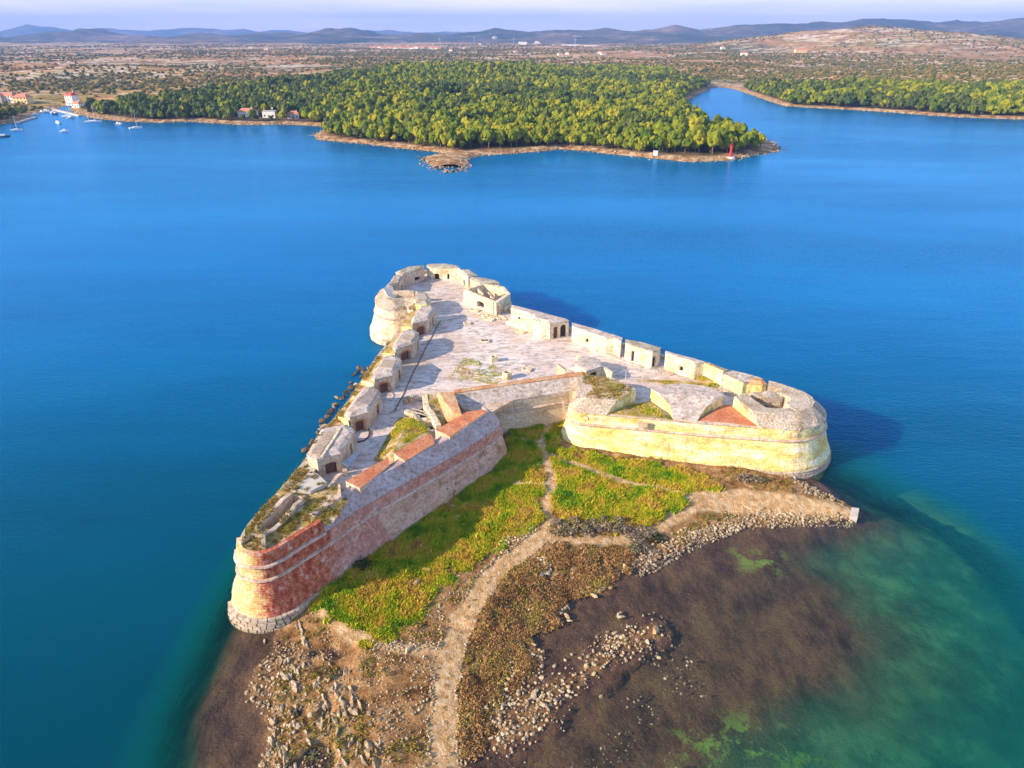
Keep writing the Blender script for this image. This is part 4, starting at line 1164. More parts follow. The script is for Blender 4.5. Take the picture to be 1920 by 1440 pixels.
BC = 'gun casemates and magazines round the far tip and the right rampart'
building('casemate', 'far casemate at the very tip of the fortress, widest of those facing the deck', 'casemate',
         [(808, 502), (858, 504), (863, 505), (860, 499.5), (836, 495), (802, 496.5), (800, 499)], 10.0, DK, {0: [(0.12, 0.3, 0, 1.5, 0.4, 'dd-'), (0.6, 0.68, 0.2, 1.4, 0, 'dd-')]}, 'earth_roof', 'stone_white', group=BC)
building('casemate', 'long low casemate left of the far tip, small dark loophole facing the deck', 'casemate',
         [(755, 516), (769, 512), (795, 503), (795, 498.5), (767, 500.5), (742, 511)], 9.9, DK, {1: [(0.3, 0.65, 0.5, 0.9, 0, 'wd-')]}, 'earth_roof', 'stone', group=BC)
building('casemate', 'small rounded casemate just behind the far round tower', 'casemate',
         [(730, 533), (748, 530), (756, 519), (746, 515.5), (738, 519)], 9.9, DK, {1: [(0.4, 0.7, 0, 1.6, 0, 'dd-')]}, 'earth_roof', 'stone', group=BC)
building('casemate', 'casemate right of the far tip with a sunlit arched door', 'casemate',
         [(863.5, 508), (877, 521), (895, 517), (880, 506.5), (868, 506)], 10.0, DK, {0: [(0.35, 0.6, 0, 1.7, 0.6, 'dd-')]}, 'earth_roof', 'stone_white', group=BC)
building('casemate', 'low battery wall between the far tip and the roofless square building', 'casemate',
         [(878, 521), (900, 532), (936, 531), (933, 528), (899, 521)], 9.7, DK, {}, 'earth_roof', 'stone', group=BC)
building('casemate', 'angular casemate beside the round tower, casting the long shadow on the deck', 'casemate',
         [(780, 569), (800, 571), (807, 562), (799, 551), (780, 547), (778, 556)], 10.0, DK, {1: [(0.3, 0.6, 0, 1.8, 0.4, 'dd-')]}, 'earth_roof', 'stone_yellow', group=BC)
o = wall_line('tower_inner_wall', [(738, 546), (757, 546), (776, 546)], 9.8, 7.0, 1.0, M['stone'], fort)
# smooth curved cap on the tower
heightblock('tower_cap', [(719, 541, 10.0), (727, 533, 9.8), (734, 533, 9.6), (739, 545, 9.4), (745, 552, 9.2), (741, 560, 9.2), (726, 554, 9.9)], ring(7), 7.5, M['concrete'], fort, 0.08)

# long vaulted building
vb_ = building('vaulted_barracks', 'long vaulted white building on the right rampart with two dark arches in its end wall', 'building',
         [(1031, 607, 10.4), (1067, 602, 10.3), (1012, 585, 10.0), (960, 573.5, 9.8), (958, 580, 9.8), (1004, 595, 10.2), (1000, 600, 10.2)], 10.3, DK,
         {0: [(0.20, 0.42, 0, 2.5, 0.9, 'db-'), (0.56, 0.86, 0, 2.7, 1.0, 'dd-')], 4: [(0.3, 0.4, 1.2, 0.7, 0, 'wd-')], 6: [(0.72, 0.82, 0.6, 1.2, 0.5, 'dd-')]}, 'roof_pale', 'stone_white', crown=0.4)
bm = bmesh.new()
a0, a1 = P(948, 604, 7.4), P(1003, 600, 10.1); b1_ = P(1031, 607, 10.35); a2 = P(1010, 592, 10.1)
lowv = [P(948, 605, DK), P(1030, 637, DK)]
f_ = [bm.verts.new(v) for v in (Vector((a0.x, a0.y, 7.5)), a1, b1_, Vector((lowv[1].x, lowv[1].y + 0.3, 6.9)), Vector((a0.x, a0.y, 6.9)))]
bm.faces.new(f_)
g_ = [bm.verts.new(v.co + Vector((0.8, 1.2, 0))) for v in f_]
bm.faces.new(g_[::-1])
for i in range(5): bm.faces.new((f_[i], f_[(i + 1) % 5], g_[(i + 1) % 5], g_[i]))
roughen(bm, 1.5, 0.03)
adopt(bm_obj('ramp_wall', bm, M['stone_white']), vb_)
for fr_ in (0.34, 0.62, 0.88):
    A = P(948, 605, DK).lerp(P(1030, 637, DK), fr_)
    bm = bmesh.new()
    hgt_ = 1.1 + 2.2 * fr_
    for z, s_, o_ in ((6.9, 0.55, 0.0), (DK + hgt_, 0.4, 0.75)):
        for dx, dy in ((-s_, -s_), (s_, -s_), (s_, s_), (-s_, s_)):
            bm.verts.new((A.x + dx + o_ * 0.8, A.y + dy + o_ * 0.5, z))
    bm.verts.ensure_lookup_table(); v = bm.verts
    for i in range(4): bm.faces.new((v[i], v[(i + 1) % 4], v[4 + (i + 1) % 4], v[4 + i]))
    bm.faces.new((v[4], v[5], v[6], v[7]))
    adopt(bm_obj('buttress', bm, M['stone_white']), vb_)

building('rampart_magazine', 'long white magazine with a small square window right of the vaulted building', 'magazine',
         [(1073, 613), (1137, 634), (1150, 634), (1164, 641), (1167, 634), (1150, 628), (1110, 616), (1073, 606)], 10.2, DK, {0: [(0.42, 0.50, 1.0, 0.8, 0.3, 'wd-')]}, 'roof_pale', 'stone_white', group=BC, crown=0.15, crown_in=0.3)
building('rampart_magazine', 'white magazine with a tall doorway, between two narrow gaps of the right rampart', 'magazine',
         [(1173, 644.5), (1223.5, 660), (1234, 657), (1239, 653), (1205, 643), (1173, 637)], 10.2, DK, {0: [(0.24, 0.35, 0, 2.2, 0.3, 'ds-')], 1: [(0.2, 0.75, 0, 2.2, 0.8, 'dd-')]}, 'earth_roof', 'stone_white', group=BC, crown=0.15, crown_in=0.3)
building('rampart_magazine', 'long white magazine with a low arched window right of the narrow gap', 'magazine',
         [(1248, 662), (1306, 681), (1322, 679), (1300, 673), (1262, 663), (1249, 659)], 10.2, DK, {0: [(0.50, 0.62, 0.8, 0.9, 0.9, 'wds')]}, 'roof_pale', 'stone_white', group=BC, crown=0.15, crown_in=0.3, surround='stone')
building('rampart_magazine', 'short blind magazine with a tan end wall, next to a grassy bank', 'magazine',
         [(1304, 683), (1318, 680), (1356, 696), (1364, 694), (1330, 682), (1308, 675), (1303, 677)], 10.0, DK, {}, 'earth_roof', 'stone_yellow', group=BC, crown=0.15, crown_in=0.3)
building('rampart_magazine', 'low rubble-topped wall block leading to the orange hut on the right rampart', 'magazine',
         [(1357, 701), (1394, 718), (1430, 711), (1400, 702), (1366, 694)], 9.6, DK, {}, 'roof_pale', 'stone_yellow', group=BC, crown=0.12, crown_in=0.3)
building('brick_hut', 'small orange-tan masonry hut with a pitched lid, in front of the round bastion pit', 'hut',
         [(1394, 719), (1430, 722), (1437, 721), (1431, 712.5), (1412, 713)], 9.3, DK, {}, 'brick_soft', 'stone_yellow', crown=0.6)

# roofless square building
W4 = [P(a, b, 10.0) for a, b in [(869, 543), (930, 568), (957, 551), (945, 537), (905, 531)]]
ro = empty('roofless_building', P(915, 565, DK))
tag(ro, 'roofless five-sided building with an arched opening and bare beams near the far tip', 'building')
cenr = sum(W4, Vector()) / 5
for i in range(5):
    A, B = W4[i], W4[(i + 1) % 5]
    d = (B - A).to_2d().normalized(); inn = Vector((-d.y, d.x, 0))
    if inn.dot(cenr - A) < 0: inn = -inn
    bm = bmesh.new()
    L = (B - A).to_2d().length
    hs = [(0.42 * L, 0.64 * L, DK + 0.35, 1.5, 0.35)] if i == 0 else []
    lo, w = holed(bm, A, B, DK - 0.3, 10.0, 10.0, inn, hs, 0.7)
    A2, B2 = A + inn * 0.7, B + inn * 0.7
    holed(bm, A2, B2, DK - 0.3, 10.0, 10.0, -inn, hs, 0.0)
    v = [bm.verts.new(q) for q in (A, B, B2, A2)]
    bm.faces.new(v)
    roughen(bm, 1.5, 0.04)
    adopt(bm_obj('wall', bm, M['stone_white']), ro)
adopt(wall_line('partition_wall', [(897, 541), (907, 551)], 9.9, DK, 0.35, M['stone'], None), ro)
adopt(wall_line('partition_wall', [(930, 566), (915, 548)], 9.3, DK, 0.35, M['stone'], None), ro)
for k in range(4):
    a = P(927 + k * 5.5, 561 - k * 2.6, 9.6); b = P(938 + k * 5, 555.5 - k * 2.2, 9.6)
    bm = bmesh.new(); bmesh.ops.create_cube(bm, size=1)
    L = (b - a).length
    for v in bm.verts: v.co = Vector((v.co.x * L * 1.6, v.co.y * 0.16, v.co.z * 0.2))
    o = bm_obj('roof_beam', bm, M['timber']); o.location = (a + b) / 2; o.rotation_euler = (0, 0, math.atan2(b.y - a.y, b.x - a.x))
    bpy.context.view_layer.update()
    o.parent = ro; o.matrix_parent_inverse = Matrix.Translation(-ro.location)
for k, (a, b) in enumerate([((942, 570), (955, 565)), ((946, 576), (958, 571))]):
    adopt(wall_line('stair_wall', [a, b], 8.6 - 0.5 * k, DK, 0.6, M['stone_white'], None), ro)

# stair hut by the mid curtain and its wing wall
sh_ = building('stair_hut', 'half-ruined white stair hut with a pitted roof behind the middle wall', 'hut',
         [(1078, 683), (1100, 696), (1127, 688), (1124, 675), (1103, 670), (1086, 668)], 9.3, DK, {1: [(0.3, 0.7, 0.2, 1.5, 0.2, 'dd-')]}, 'roof_pale', 'stone_white', crown=0.25)
adopt(heightblock('wing_wall', [(1126, 686, 9.3), (1130, 685, 9.3), (1150, 697, 8.6), (1147, 699, 8.6)], ring(4), 6.9, M['stone_white'], None, 0.03), sh_)
adopt(heightblock('wing_wall', [(1080, 666, 9.2), (1084, 665, 9.4), (1103, 669, 9.3), (1100, 671, 9.3)], ring(4), 6.9, M['stone_white'], None, 0.03), sh_)
o = heightblock('stone_marker', [(1044, 682, 9.2), (1047, 681, 9.2), (1062, 692, 8.2), (1060, 694, 8.2)], ring(4), 6.9, M['stone_white'], None, 0.03)
tag(o, 'small white wedge-shaped wall stub standing alone behind the middle wall coping', 'wall stub')

heightblock('grass_bank', [(1306, 704, 7.6), (1322, 706, 7.7), (1350, 716, 7.5), (1346, 724, 7.2), (1312, 715, 7.2)], ring(5), 6.8, M['turf'], fort, 0.12, 0.8)
heightblock('grass_bank', [(1192, 711, 7.1), (1270, 713, 7.15), (1330, 720, 7.2), (1328, 726, 7.15), (1240, 718, 7.1)], ring(5), 6.8, M['turf'], fort, 0.08, 0.8)
# ------------------------------------------------------------------ ruins and mound in the near court
heightblock('grass_mound', [(700, 862, 7.1), (716, 836, 7.2), (733, 806, 7.3), (748, 782, 7.4), (770, 783, 8.2), (790, 792, 8.3), (806, 812, 8.6), (770, 834, 8.7), (737, 850, 8.9), (757, 806, 8.6)],
            [[0, 1, 9, 8], [1, 2, 9], [2, 3, 4, 9], [4, 5, 9], [5, 6, 9], [6, 7, 9], [7, 8, 9]], 6.8, M['turf'], fort, 0.16, 0.9, 'green grass-covered mound beside the deck')
ru = empty('excavated_ruin', P(795, 765, DK))
tag(ru, 'excavated roofless cellars with beams across, between the mound and the brick coping', 'ruin')
for pts, z, m_ in (([(796, 738), (800, 762), (812, 776), (822, 797)], 9.0, 'stone_white'), ([(760, 768), (776, 771)], 8.4, 'stone_white'), ([(776, 771), (779, 781)], 8.2, 'stone'),
               ([(781, 780), (790, 797), (803, 806)], 8.3, 'stone'), ([(790, 787), (812, 786)], 8.2, 'stone_white'), ([(756, 748), (775, 743), (796, 740)], 7.9, 'rubble')):
    wall_line('cellar_wall', pts, z, 6.9, 0.8, M[m_], ru, 0.2)
poly_mesh('cellar_floor', [PP([(777, 770), (798, 762), (814, 782), (822, 800), (804, 806), (790, 795)], 7.2)], 7.08, M['dark'], ru)  # near-black floor: pit shade painted in to make the cellars look deeper
heightblock('grass_bank', [(796, 740, 8.9), (818, 741, 9.0), (838, 790, 8.2), (823, 798, 8.2), (812, 776, 8.8)], ring(5), 6.9, M['turf'], ru, 0.12, 0.8)
for (a, b) in (((773, 766), (813, 777)), ((771, 771), (812, 782)), ((776, 776), (786, 790)), ((800, 808), (818, 806))):
    A, B = P(*a, 8.4), P(*b, 8.5); L = (B - A).length
    bm = bmesh.new(); bmesh.ops.create_cube(bm, size=1)
    for v in bm.verts: v.co = Vector((v.co.x * L, v.co.y * 0.18, v.co.z * 0.18))
    o = bm_obj('timber_beam', bm, M['timber']); o.location = (A + B) / 2; o.rotation_euler = (0, 0, math.atan2(B.y - A.y, B.x - A.x))
    o.parent = ru; o.matrix_parent_inverse = Matrix.Translation(-ru.location)

def rock_mesh(name, m, seed, flatn=0.7, sub=2):
    r = random.Random(seed)
    bm = bmesh.new(); bmesh.ops.create_icosphere(bm, subdivisions=sub, radius=1)
    planes = [Vector((r.gauss(0, 1), r.gauss(0, 1), r.gauss(0, .8))).normalized() for _ in range(12)]
    ds = [r.uniform(0.32, 0.8) for _ in planes]
    for v in bm.verts:
        for n_, d_ in zip(planes, ds):
            k = v.co.dot(n_) - d_
            if k > 0: v.co -= n_ * k * 0.95
        v.co += noise.noise_vector(v.co * 1.7 + Vector((seed, 0, 0))) * 0.12
        v.co.z *= flatn
    me = bpy.data.meshes.new(name); bm.to_mesh(me); bm.free(); me.materials.append(m)
    return me

def merge_scatter(name, tmpl, pos, scl, rotz, m, label=None, group=None, tilt=0.0, parent=None, smooth=False):
    """join many placed copies of small template meshes into one stuff mesh"""
    V, Fc = [], []
    off = 0
    pos = np.asarray(pos, float)
    if len(pos) == 0: return None
    scl = np.asarray(scl, float)
    if scl.ndim == 1: scl = np.stack([scl] * 3, -1)
    which = rng.integers(0, len(tmpl), len(pos))
    for k, (tv, tf_) in enumerate(tmpl):
        ix = np.where(which == k)[0]
        if len(ix) == 0: continue
        c_, s_ = np.cos(rotz[ix]), np.sin(rotz[ix])
        loc = tv[None] * scl[ix][:, None, :]
        if tilt:
            tx = rng.normal(0, tilt, len(ix))[:, None]
            y = loc[..., 1] * np.cos(tx) - loc[..., 2] * np.sin(tx); z = loc[..., 1] * np.sin(tx) + loc[..., 2] * np.cos(tx)
            loc = np.stack([loc[..., 0], y, z], -1)
        X = loc[..., 0] * c_[:, None] - loc[..., 1] * s_[:, None] + pos[ix, 0][:, None]
        Y = loc[..., 0] * s_[:, None] + loc[..., 1] * c_[:, None] + pos[ix, 1][:, None]
        Z = loc[..., 2] + pos[ix, 2][:, None]
        V.append(np.stack([X, Y, Z], -1).reshape(-1, 3))
        Fc.append((tf_[None] + (np.arange(len(ix)) * len(tv))[:, None, None] + off).reshape(-1, tf_.shape[1]))
        off += len(ix) * len(tv)
    o = link_mesh(name, np_mesh(name, np.concatenate(V), np.concatenate(Fc), smooth), m)
    tag(o, label, None, group, 'stuff')
    if parent is not None: adopt(o, parent)
    return o

def tmpl_of(me):
    v = np.empty(len(me.vertices) * 3, dtype=np.float32); me.vertices.foreach_get('co', v)
    me.calc_loop_triangles()
    f = np.array([tuple(l.vertices) for l in me.loop_triangles])
    return v.reshape(-1, 3), f
ROCK_T = [tmpl_of(rock_mesh('pebble', M['rock'], s, 0.75, 1)) for s in range(6)]
# ------------------------------------------------------------------ small things on the deck
def cyl(bm, r, h, z0=0, seg=8, r2=None):
    ret = bmesh.ops.create_cone(bm, cap_ends=True, segments=seg, radius1=r, radius2=r if r2 is None else r2, depth=h)
    bmesh.ops.translate(bm, verts=ret['verts'], vec=(0, 0, z0 + h / 2))
    return ret['verts']

def boxv(bm, sx, sy, sz, c=(0, 0, 0), rz=0.0):
    ret = bmesh.ops.create_cube(bm, size=1)
    for v in ret['verts']:
        x, y, z = v.co.x * sx, v.co.y * sy, v.co.z * sz
        v.co = Vector((x * math.cos(rz) - y * math.sin(rz) + c[0], x * math.sin(rz) + y * math.cos(rz) + c[1], z + c[2]))
    return ret['verts']

w_ = empty('stone_well', P(951, 709, DK))
tag(w_, 'octagonal white stone well head with a dark opening, near the brick coping', 'well')
bm = bmesh.new()
for r_, z_ in ((0.85, 0.0), (0.80, 1.25), (0.55, 1.25), (0.5, 0.6)):
    for k in range(8): bm.verts.new((r_ * math.cos(math.pi / 4 * k), r_ * math.sin(math.pi / 4 * k), z_))
bm.verts.ensure_lookup_table()
for q in range(3):
    for k in range(8): bm.faces.new((bm.verts[q * 8 + k], bm.verts[q * 8 + (k + 1) % 8], bm.verts[q * 8 + 8 + (k + 1) % 8], bm.verts[q * 8 + 8 + k]))
bm_obj('rim', bm, M['stone_white'], w_)
bm = bmesh.new(); cyl(bm, 0.6, 0.05, 1.0); bm_obj('lid', bm, M['infill'], w_)  # dark disc stands in for the shaded well mouth
w_ = empty('stone_shaft', P(926, 677, DK), 0.3)
tag(w_, 'low square white shaft head with a dark top, farther up the deck', 'shaft')
bm = bmesh.new()
for sx, sy, cx_, cy_ in ((1.3, .3, 0, -.5), (1.3, .3, 0, .5), (.3, .7, -.5, 0), (.3, .7, .5, 0)): boxv(bm, sx, sy, 0.95, (cx_, cy_, 0.475))
bm_obj('rim', bm, M['stone_white'], w_)
bm = bmesh.new(); boxv(bm, .7, .7, .1, (0, 0, .6)); bm_obj('lid', bm, M['dark'], w_)  # near-black plate paints the shade inside the hollow shaft

for (px, py, sx, sy, rz, lab) in ((890, 583, 1.9, 1.1, -.4, 'pale stone hatch frame beside the rubble pile, nearest the square building'), (917, 600, 2.0, 0.9, -.5, 'long pale hatch frame just below the rubble pile'),
        (876, 607, 1.3, .9, .2, 'small white hatch frame left of the rubble pile'), (909, 640, 1.6, 1.2, .05, 'white hatch frame with a dark opening in mid deck'), (976, 623, 1.9, .7, -.5, 'narrow white hatch frame at the foot of the vaulted building'),
        (988, 694, 1.5, 1.1, -.3, 'white slab lying near the stone well')):
    h_ = empty('deck_hatch', P(px, py, DK), rz); tag(h_, lab, 'hatch', 'hatches and slabs on the deck')
    bm = bmesh.new()
    for a, b, c_, d_ in ((sx, .22, 0, -sy / 2), (sx, .22, 0, sy / 2), (.22, sy, -sx / 2, 0), (.22, sy, sx / 2, 0)): boxv(bm, a, b, .3, (c_, d_, .17))
    bm_obj('frame', bm, M['stone_white'], h_)
    bm = bmesh.new(); boxv(bm, sx - .1, sy - .1, .1, (0, 0, .12)); bm_obj('cover', bm, M['dark'] if 'dark' in lab else M['concrete'], h_)  # near-black cover paints the shade of the open hatch; others are concrete

def tube(name, pts, r, m, parent=None, seg=6):
    bm = bmesh.new(); prev = None
    for i, p in enumerate(pts):
        d = (pts[min(i + 1, len(pts) - 1)] - pts[max(i - 1, 0)]).normalized()
        up = Vector((0, 0, 1)) if abs(d.z) < .9 else Vector((1, 0, 0))
        s = d.cross(up).normalized(); u = s.cross(d)
        rr = [bm.verts.new(p + s * r * math.cos(2 * math.pi * k / seg) + u * r * math.sin(2 * math.pi * k / seg)) for k in range(seg)]
        if prev:
            for k in range(seg): bm.faces.new((prev[k], prev[(k + 1) % seg], rr[(k + 1) % seg], rr[k]))
        else: bm.faces.new(rr[::-1])
        prev = rr
    bm.faces.new(prev)
    o = bm_obj(name, bm, m)
    if parent is not None: adopt(o, parent)
    return o
tag(tube('curved_rail', PP([(685, 799), (691, 803), (693, 811), (691, 819), (683, 826), (670, 829)], DK + 0.1), 0.13, M['rust']), 'dark rusty curved rail on the deck at the door of the second casemate', 'rail')
for q in ([(726, 737), (735, 737), (738, 743), (733, 750), (724, 752)], [(1123, 651), (1116, 655), (1118, 660), (1150, 672), (1200, 688)]):
    tag(tube('gun_rail', PP(q, DK + 0.06), 0.07, M['concrete']), 'pale curved gun rail set in the deck ' + ('before the third casemate' if q[0][0] < 1000 else 'along the right rampart magazines'), 'rail')
tag(tube('deck_gutter', PP([(826, 601), (805, 640), (775, 698), (757, 738), (740, 770)], DK + 0.03), 0.09, M['rock_dark']), 'dark gutter line running down the deck past the casemates', 'gutter')

# lean-to of sheet metal by the nearest casemate
ln = empty('lean_to', P(660, 868, DK)); tag(ln, 'blue-grey sheet metal lean-to against the side of the nearest casemate', 'lean-to')
q = [P(642, 868, 8.7), P(652, 876, 8.2), P(675, 849, 8.2), P(668, 846, 8.7)]
for k in range(4):
    a, b = k / 4 + .008, (k + 1) / 4 - .008
    bm = bmesh.new()
    v4 = [q[0].lerp(q[3], a), q[1].lerp(q[2], a), q[1].lerp(q[2], b), q[0].lerp(q[3], b)]
    vs = [bm.verts.new(v) for v in v4] + [bm.verts.new(v - Vector((0, 0, .05))) for v in v4]
    bm.faces.new(vs[:4]); bm.faces.new(vs[4:][::-1])
    for i in range(4): bm.faces.new((vs[i], vs[(i + 1) % 4], vs[4 + (i + 1) % 4], vs[4 + i]))
    adopt(bm_obj('roof_sheet', bm, M['metal_sheet']), ln)
adopt(wall_line('end_wall', [(642, 881), (650, 880)], 7.9, 6.9, 0.9, M['stone'], None, 0.05), ln)
# railing posts beside the far bastion, mesh cage at its corner
fn = empty('railing', P(1205, 705, DK)); tag(fn, 'thin white post-and-wire railing on the deck beside the far bastion', 'railing')
pp_ = [P(1173, 711, DK), P(1205, 710, DK), P(1236, 709, DK)]
for p in pp_: tube('post', [p, p + Vector((0, 0, 1.9))], 0.06, M['metal'], fn)
for p, q in zip(pp_[:-1], pp_[1:]): tube('wire', [p + Vector((0, 0, 1.8)), q + Vector((0, 0, 1.8))], 0.03, M['metal'], fn)
tube('wire', [P(1153, 702, DK + 1.6), pp_[0] + Vector((0, 0, 1.8))], 0.03, M['metal'], fn)
cg = empty('metal_cage', P(1058, 773, 4.5)); tag(cg, 'small white metal cage ladder at the corner of the middle wall and far bastion', 'ladder')
c0 = P(1057, 775, 4.6)
for dx, dy in ((0, 0), (1.3, 0.2), (1.2, 1.3), (-.1, 1.1)):
    tube('upright', [c0 + Vector((dx, dy, 0)), c0 + Vector((dx, dy, 1.9))], 0.05, M['metal'], cg)
for z in (0.1, 0.7, 1.3, 1.85):
    tube('rung', [c0 + Vector((0, 0, z)), c0 + Vector((1.3, .2, z))], 0.04, M['metal'], cg)
# jetty block
jt = heightblock('jetty_block', [(1597, 951, 0.75), (1611, 953, 0.75), (1608, 970, 0.7), (1595, 968, 0.7)], ring(4), -1.2, M['concrete'], None, 0.02)
tag(jt, 'square concrete block at the tip of the stony spit', 'jetty')
# plaque and patch on the far bastion wall
pq = heightblock('wall_plaque', [(1193, 789, 7.4), (1217, 792, 7.4), (1217, 806, 6.2), (1193, 803, 6.2)], ring(4), 6.2, M['stone_white'], None, 0.0) if False else None
def wall_box(name, px, py, z, sx, sz, m, dep=0.22):
    p = P(px, py, z)
    d = np.hypot(FXY[:, 0] - p.x, FXY[:, 1] - p.y); i = int(np.argmin(d))
    nx, ny = NRM[i]
    bm = bmesh.new(); boxv(bm, sx, dep, sz)
    o = bm_obj(name, bm, m); o.location = (p.x, p.y, z); o.rotation_euler = (0, 0, math.atan2(ny, nx) - math.pi / 2)
    o.parent = fort; o.matrix_parent_inverse = Matrix.Translation(-fort.location)
    o['label'] = 'pale carved stone set in the bastion wall'
    return o
wall_box('carved_plaque', 1205, 797, 6.9, 1.5, 1.0, M['stone'])
wall_box('carved_plaque', 1099, 784, 6.9, 0.55, 0.5, M['stone_white'])
wall_box('carved_plaque', 1491, 815, 6.9, 0.6, 0.55, M['stone_white'])

# rubble pile on the deck
def pts_in(poly, n, cond=None):
    p = np.array([(q[0], q[1]) for q in poly]); lo, hi = p.min(0), p.max(0)
    out = np.zeros((0, 2))
    tries = 0
    while len(out) < n and tries < 60:
        tries += 1
        c_ = rng.uniform(lo, hi, (n * 3, 2))
        s_ = sdf(poly, c_[:, 0], c_[:, 1])
        keep = s_ > 0
        if cond is not None: keep &= cond(c_)
        out = np.concatenate([out, c_[keep]])
    return out[:n]
pile = pts_in(PP([(893, 590), (905, 586), (940, 592), (952, 600), (930, 600), (900, 596)], DK), 150)
merge_scatter('rubble_stones', ROCK_T, np.column_stack([pile, np.full(len(pile), DK + 0.12)]), rng.uniform(.14, .34, len(pile)), rng.uniform(0, 6, len(pile)), M['stone_white'], 'heap of loose white stones on the deck by the square building')

# ------------------------------------------------------------------ rocks, stones and plants of the island
def gz(pts):
    h, s_, f_ = ground_h(pts[:, 0], pts[:, 1]); return h, s_, f_
RV = [rock_mesh('boulder', M['rock'], 100 + s, 0.62) for s in range(10)]
RVW = [rock_mesh('boulder', M['rock_white'], 200 + s, 0.6) for s in range(6)]
RVD = [rock_mesh('boulder', M['rock_dark'], 300 + s, 0.8) for s in range(6)]
def boulders(pts, z, sc, rot, meshes, label, group, elong=1.0):
    for i, p in enumerate(pts):
        o = bpy.data.objects.new('boulder', meshes[i % len(meshes)]); COL.objects.link(o)
        o.location = (p[0], p[1], z[i]); s = sc[i]
        o.scale = (s * random.uniform(.6, .9), s * elong * random.uniform(.9, 1.3), s * random.uniform(.7, 1.15))
        o.rotation_euler = (random.uniform(-.25, .25), random.uniform(-.25, .25), rot[i])
        tag(o, label, 'rock', group)
ROCKZ = PP([(485, 1190), (520, 1180), (560, 1200), (600, 1210), (640, 1290), (700, 1300), (740, 1400), (740, 1560), (515, 1560), (515, 1400), (460, 1330), (450, 1280), (500, 1240)], 0.3)
pts = pts_in(ROCKZ, 125)
h, _, _ = gz(pts)
boulders(pts, h + 0.04, rng.uniform(.16, .52, len(pts)) , rng.normal(0.38, .3, len(pts)), RV, 'jagged pale rock on the rocky platform below the nearest bastion', 'jagged rocks of the near rocky platform', 1.5)
# long strata ridges
for (a, b, n_, w_) in (((598, 1285), (622, 1375), 15, .7), ((632, 1290), (650, 1350), 8, .45), ((652, 1295), (672, 1345), 8, .45), ((560, 1165), (572, 1215), 7, .45), ((640, 1255), (660, 1275), 4, .5), ((520, 1385), (550, 1440), 8, .6), ((690, 1400), (712, 1440), 6, .6), ((655, 1390), (680, 1440), 7, .5), ((545, 1265), (560, 1300), 5, .5), ((530, 1240), (565, 1262), 5, .45)):
    A, B = P(*a, .3), P(*b, .3)
    L = [A.lerp(B, (k + .5) / n_) for k in range(n_)]
    pts = np.array([(p.x + random.gauss(0, w_ * .5), p.y + random.gauss(0, w_ * .4)) for p in L]); h, _, _ = gz(pts)
    rl = {1285: 'longest pale ridge', 1290: 'short ridge right of the longest one', 1295: 'third ridge from the left, towards the track', 1165: 'ridge starting at the bastion foot', 1255: 'tiny ridge above the longest one', 1385: 'ridge at the lower left edge', 1400: 'ridge nearest the track at the lower edge', 1390: 'ridge in the middle of the lower edge', 1265: 'small left ridge over the brown flats', 1240: 'cross ridge below the bastion'}[a[1]]
    boulders(pts, h + 0.06, rng.uniform(.25, .55, len(pts)), rng.normal(0.38, .2, len(pts)), RV, 'jagged rock in the ' + rl, 'rocks of the ' + rl, 1.7)
pts = np.array([(P(x, y, .3).x, P(x, y, .3).y) for x, y in [(1062, 1150), (1068, 1160), (1058, 1140), (1128, 1105), (1145, 1100), (1110, 1111), (1160, 1148), (1165, 1153), (1000, 1305), (1010, 1312), (1020, 1320), (1002, 1298), (765, 1230), (780, 1105), (800, 1080), (850, 965), (838, 957), (855, 985), (1228, 1182)]])
h, _, _ = gz(pts)
boulders(pts, np.maximum(h, -.1) + 0.12, rng.uniform(.35, .75, len(pts)), rng.uniform(0, 3, len(pts)), RVW, 'lone whitish rock on the edge of the meadow or the brown creek', 'lone whitish rocks', 1.3)
lr = [(674, 691, 1.2), (668, 700, .8), (664, 704, .7), (682, 699, .8), (690, 690, .6), (632, 746, 1.0), (640, 748, .7), (645, 741, .8), (652, 735, .9), (660, 728, .8), (668, 722, .7), (654, 729, .5), (622, 771, .8), (612, 782, .9), (618, 776, .7), (606, 791, .8), (608, 800, .9), (602, 800, .7), (596, 812, .6), (582, 833, .7), (580, 838, .6),
      (574, 846, .7), (573, 842, .45), (648, 742, .6), (658, 718, .5), (676, 707, .7), (690, 697, .5), (630, 760, .7), (626, 764, .5), (600, 806, .8), (588, 826, .5)]
pts = np.array([(P(x, y, 0).x, P(x, y, 0).y) for x, y, s in lr])
boulders(pts, np.full(len(pts), 0.12), [s for _, _, s in lr], rng.uniform(0, 3, len(pts)), RVD[:4] + RV[:2], 'brown sea-washed boulder at the foot of the left rampart', 'boulders in the sea along the left rampart', 1.1)

def bush_tmpl(seed, n=26, hgt=.6):
    r = random.Random(seed); V = []; Fc = []
    for i in range(n):
        a = r.uniform(0, 6.28); el = math.asin(r.random()); d = r.uniform(.6, 1)
        c_ = Vector((math.cos(a) * math.cos(el), math.sin(a) * math.cos(el), math.sin(el) * hgt)) * d
        for q in range(3): V.append(tuple(c_ + Vector((r.gauss(0, 1), r.gauss(0, 1), r.gauss(0, .8))) * .28))
        Fc.append((len(V) - 3, len(V) - 2, len(V) - 1))
    return np.array(V), np.array(Fc)
def scatter_stones(poly, n, lo, hi, mt, label, zf=0.03, cond=None):
    p = pts_in(poly, n, cond); h, _, _ = gz(p)
    sc = lo + (hi - lo) * rng.random(len(p)) ** 2.2
    return merge_scatter('loose_stones', ROCK_T, np.column_stack([p, h + zf + sc * .2]), sc, rng.uniform(0, 6, len(p)), mt, label, None, .3)
BIG = PP([(380, 1150), (360, 1600), (1000, 1600), (1640, 950), (1560, 880), (1060, 860), (960, 780), (640, 1000), (520, 1120)], .3)
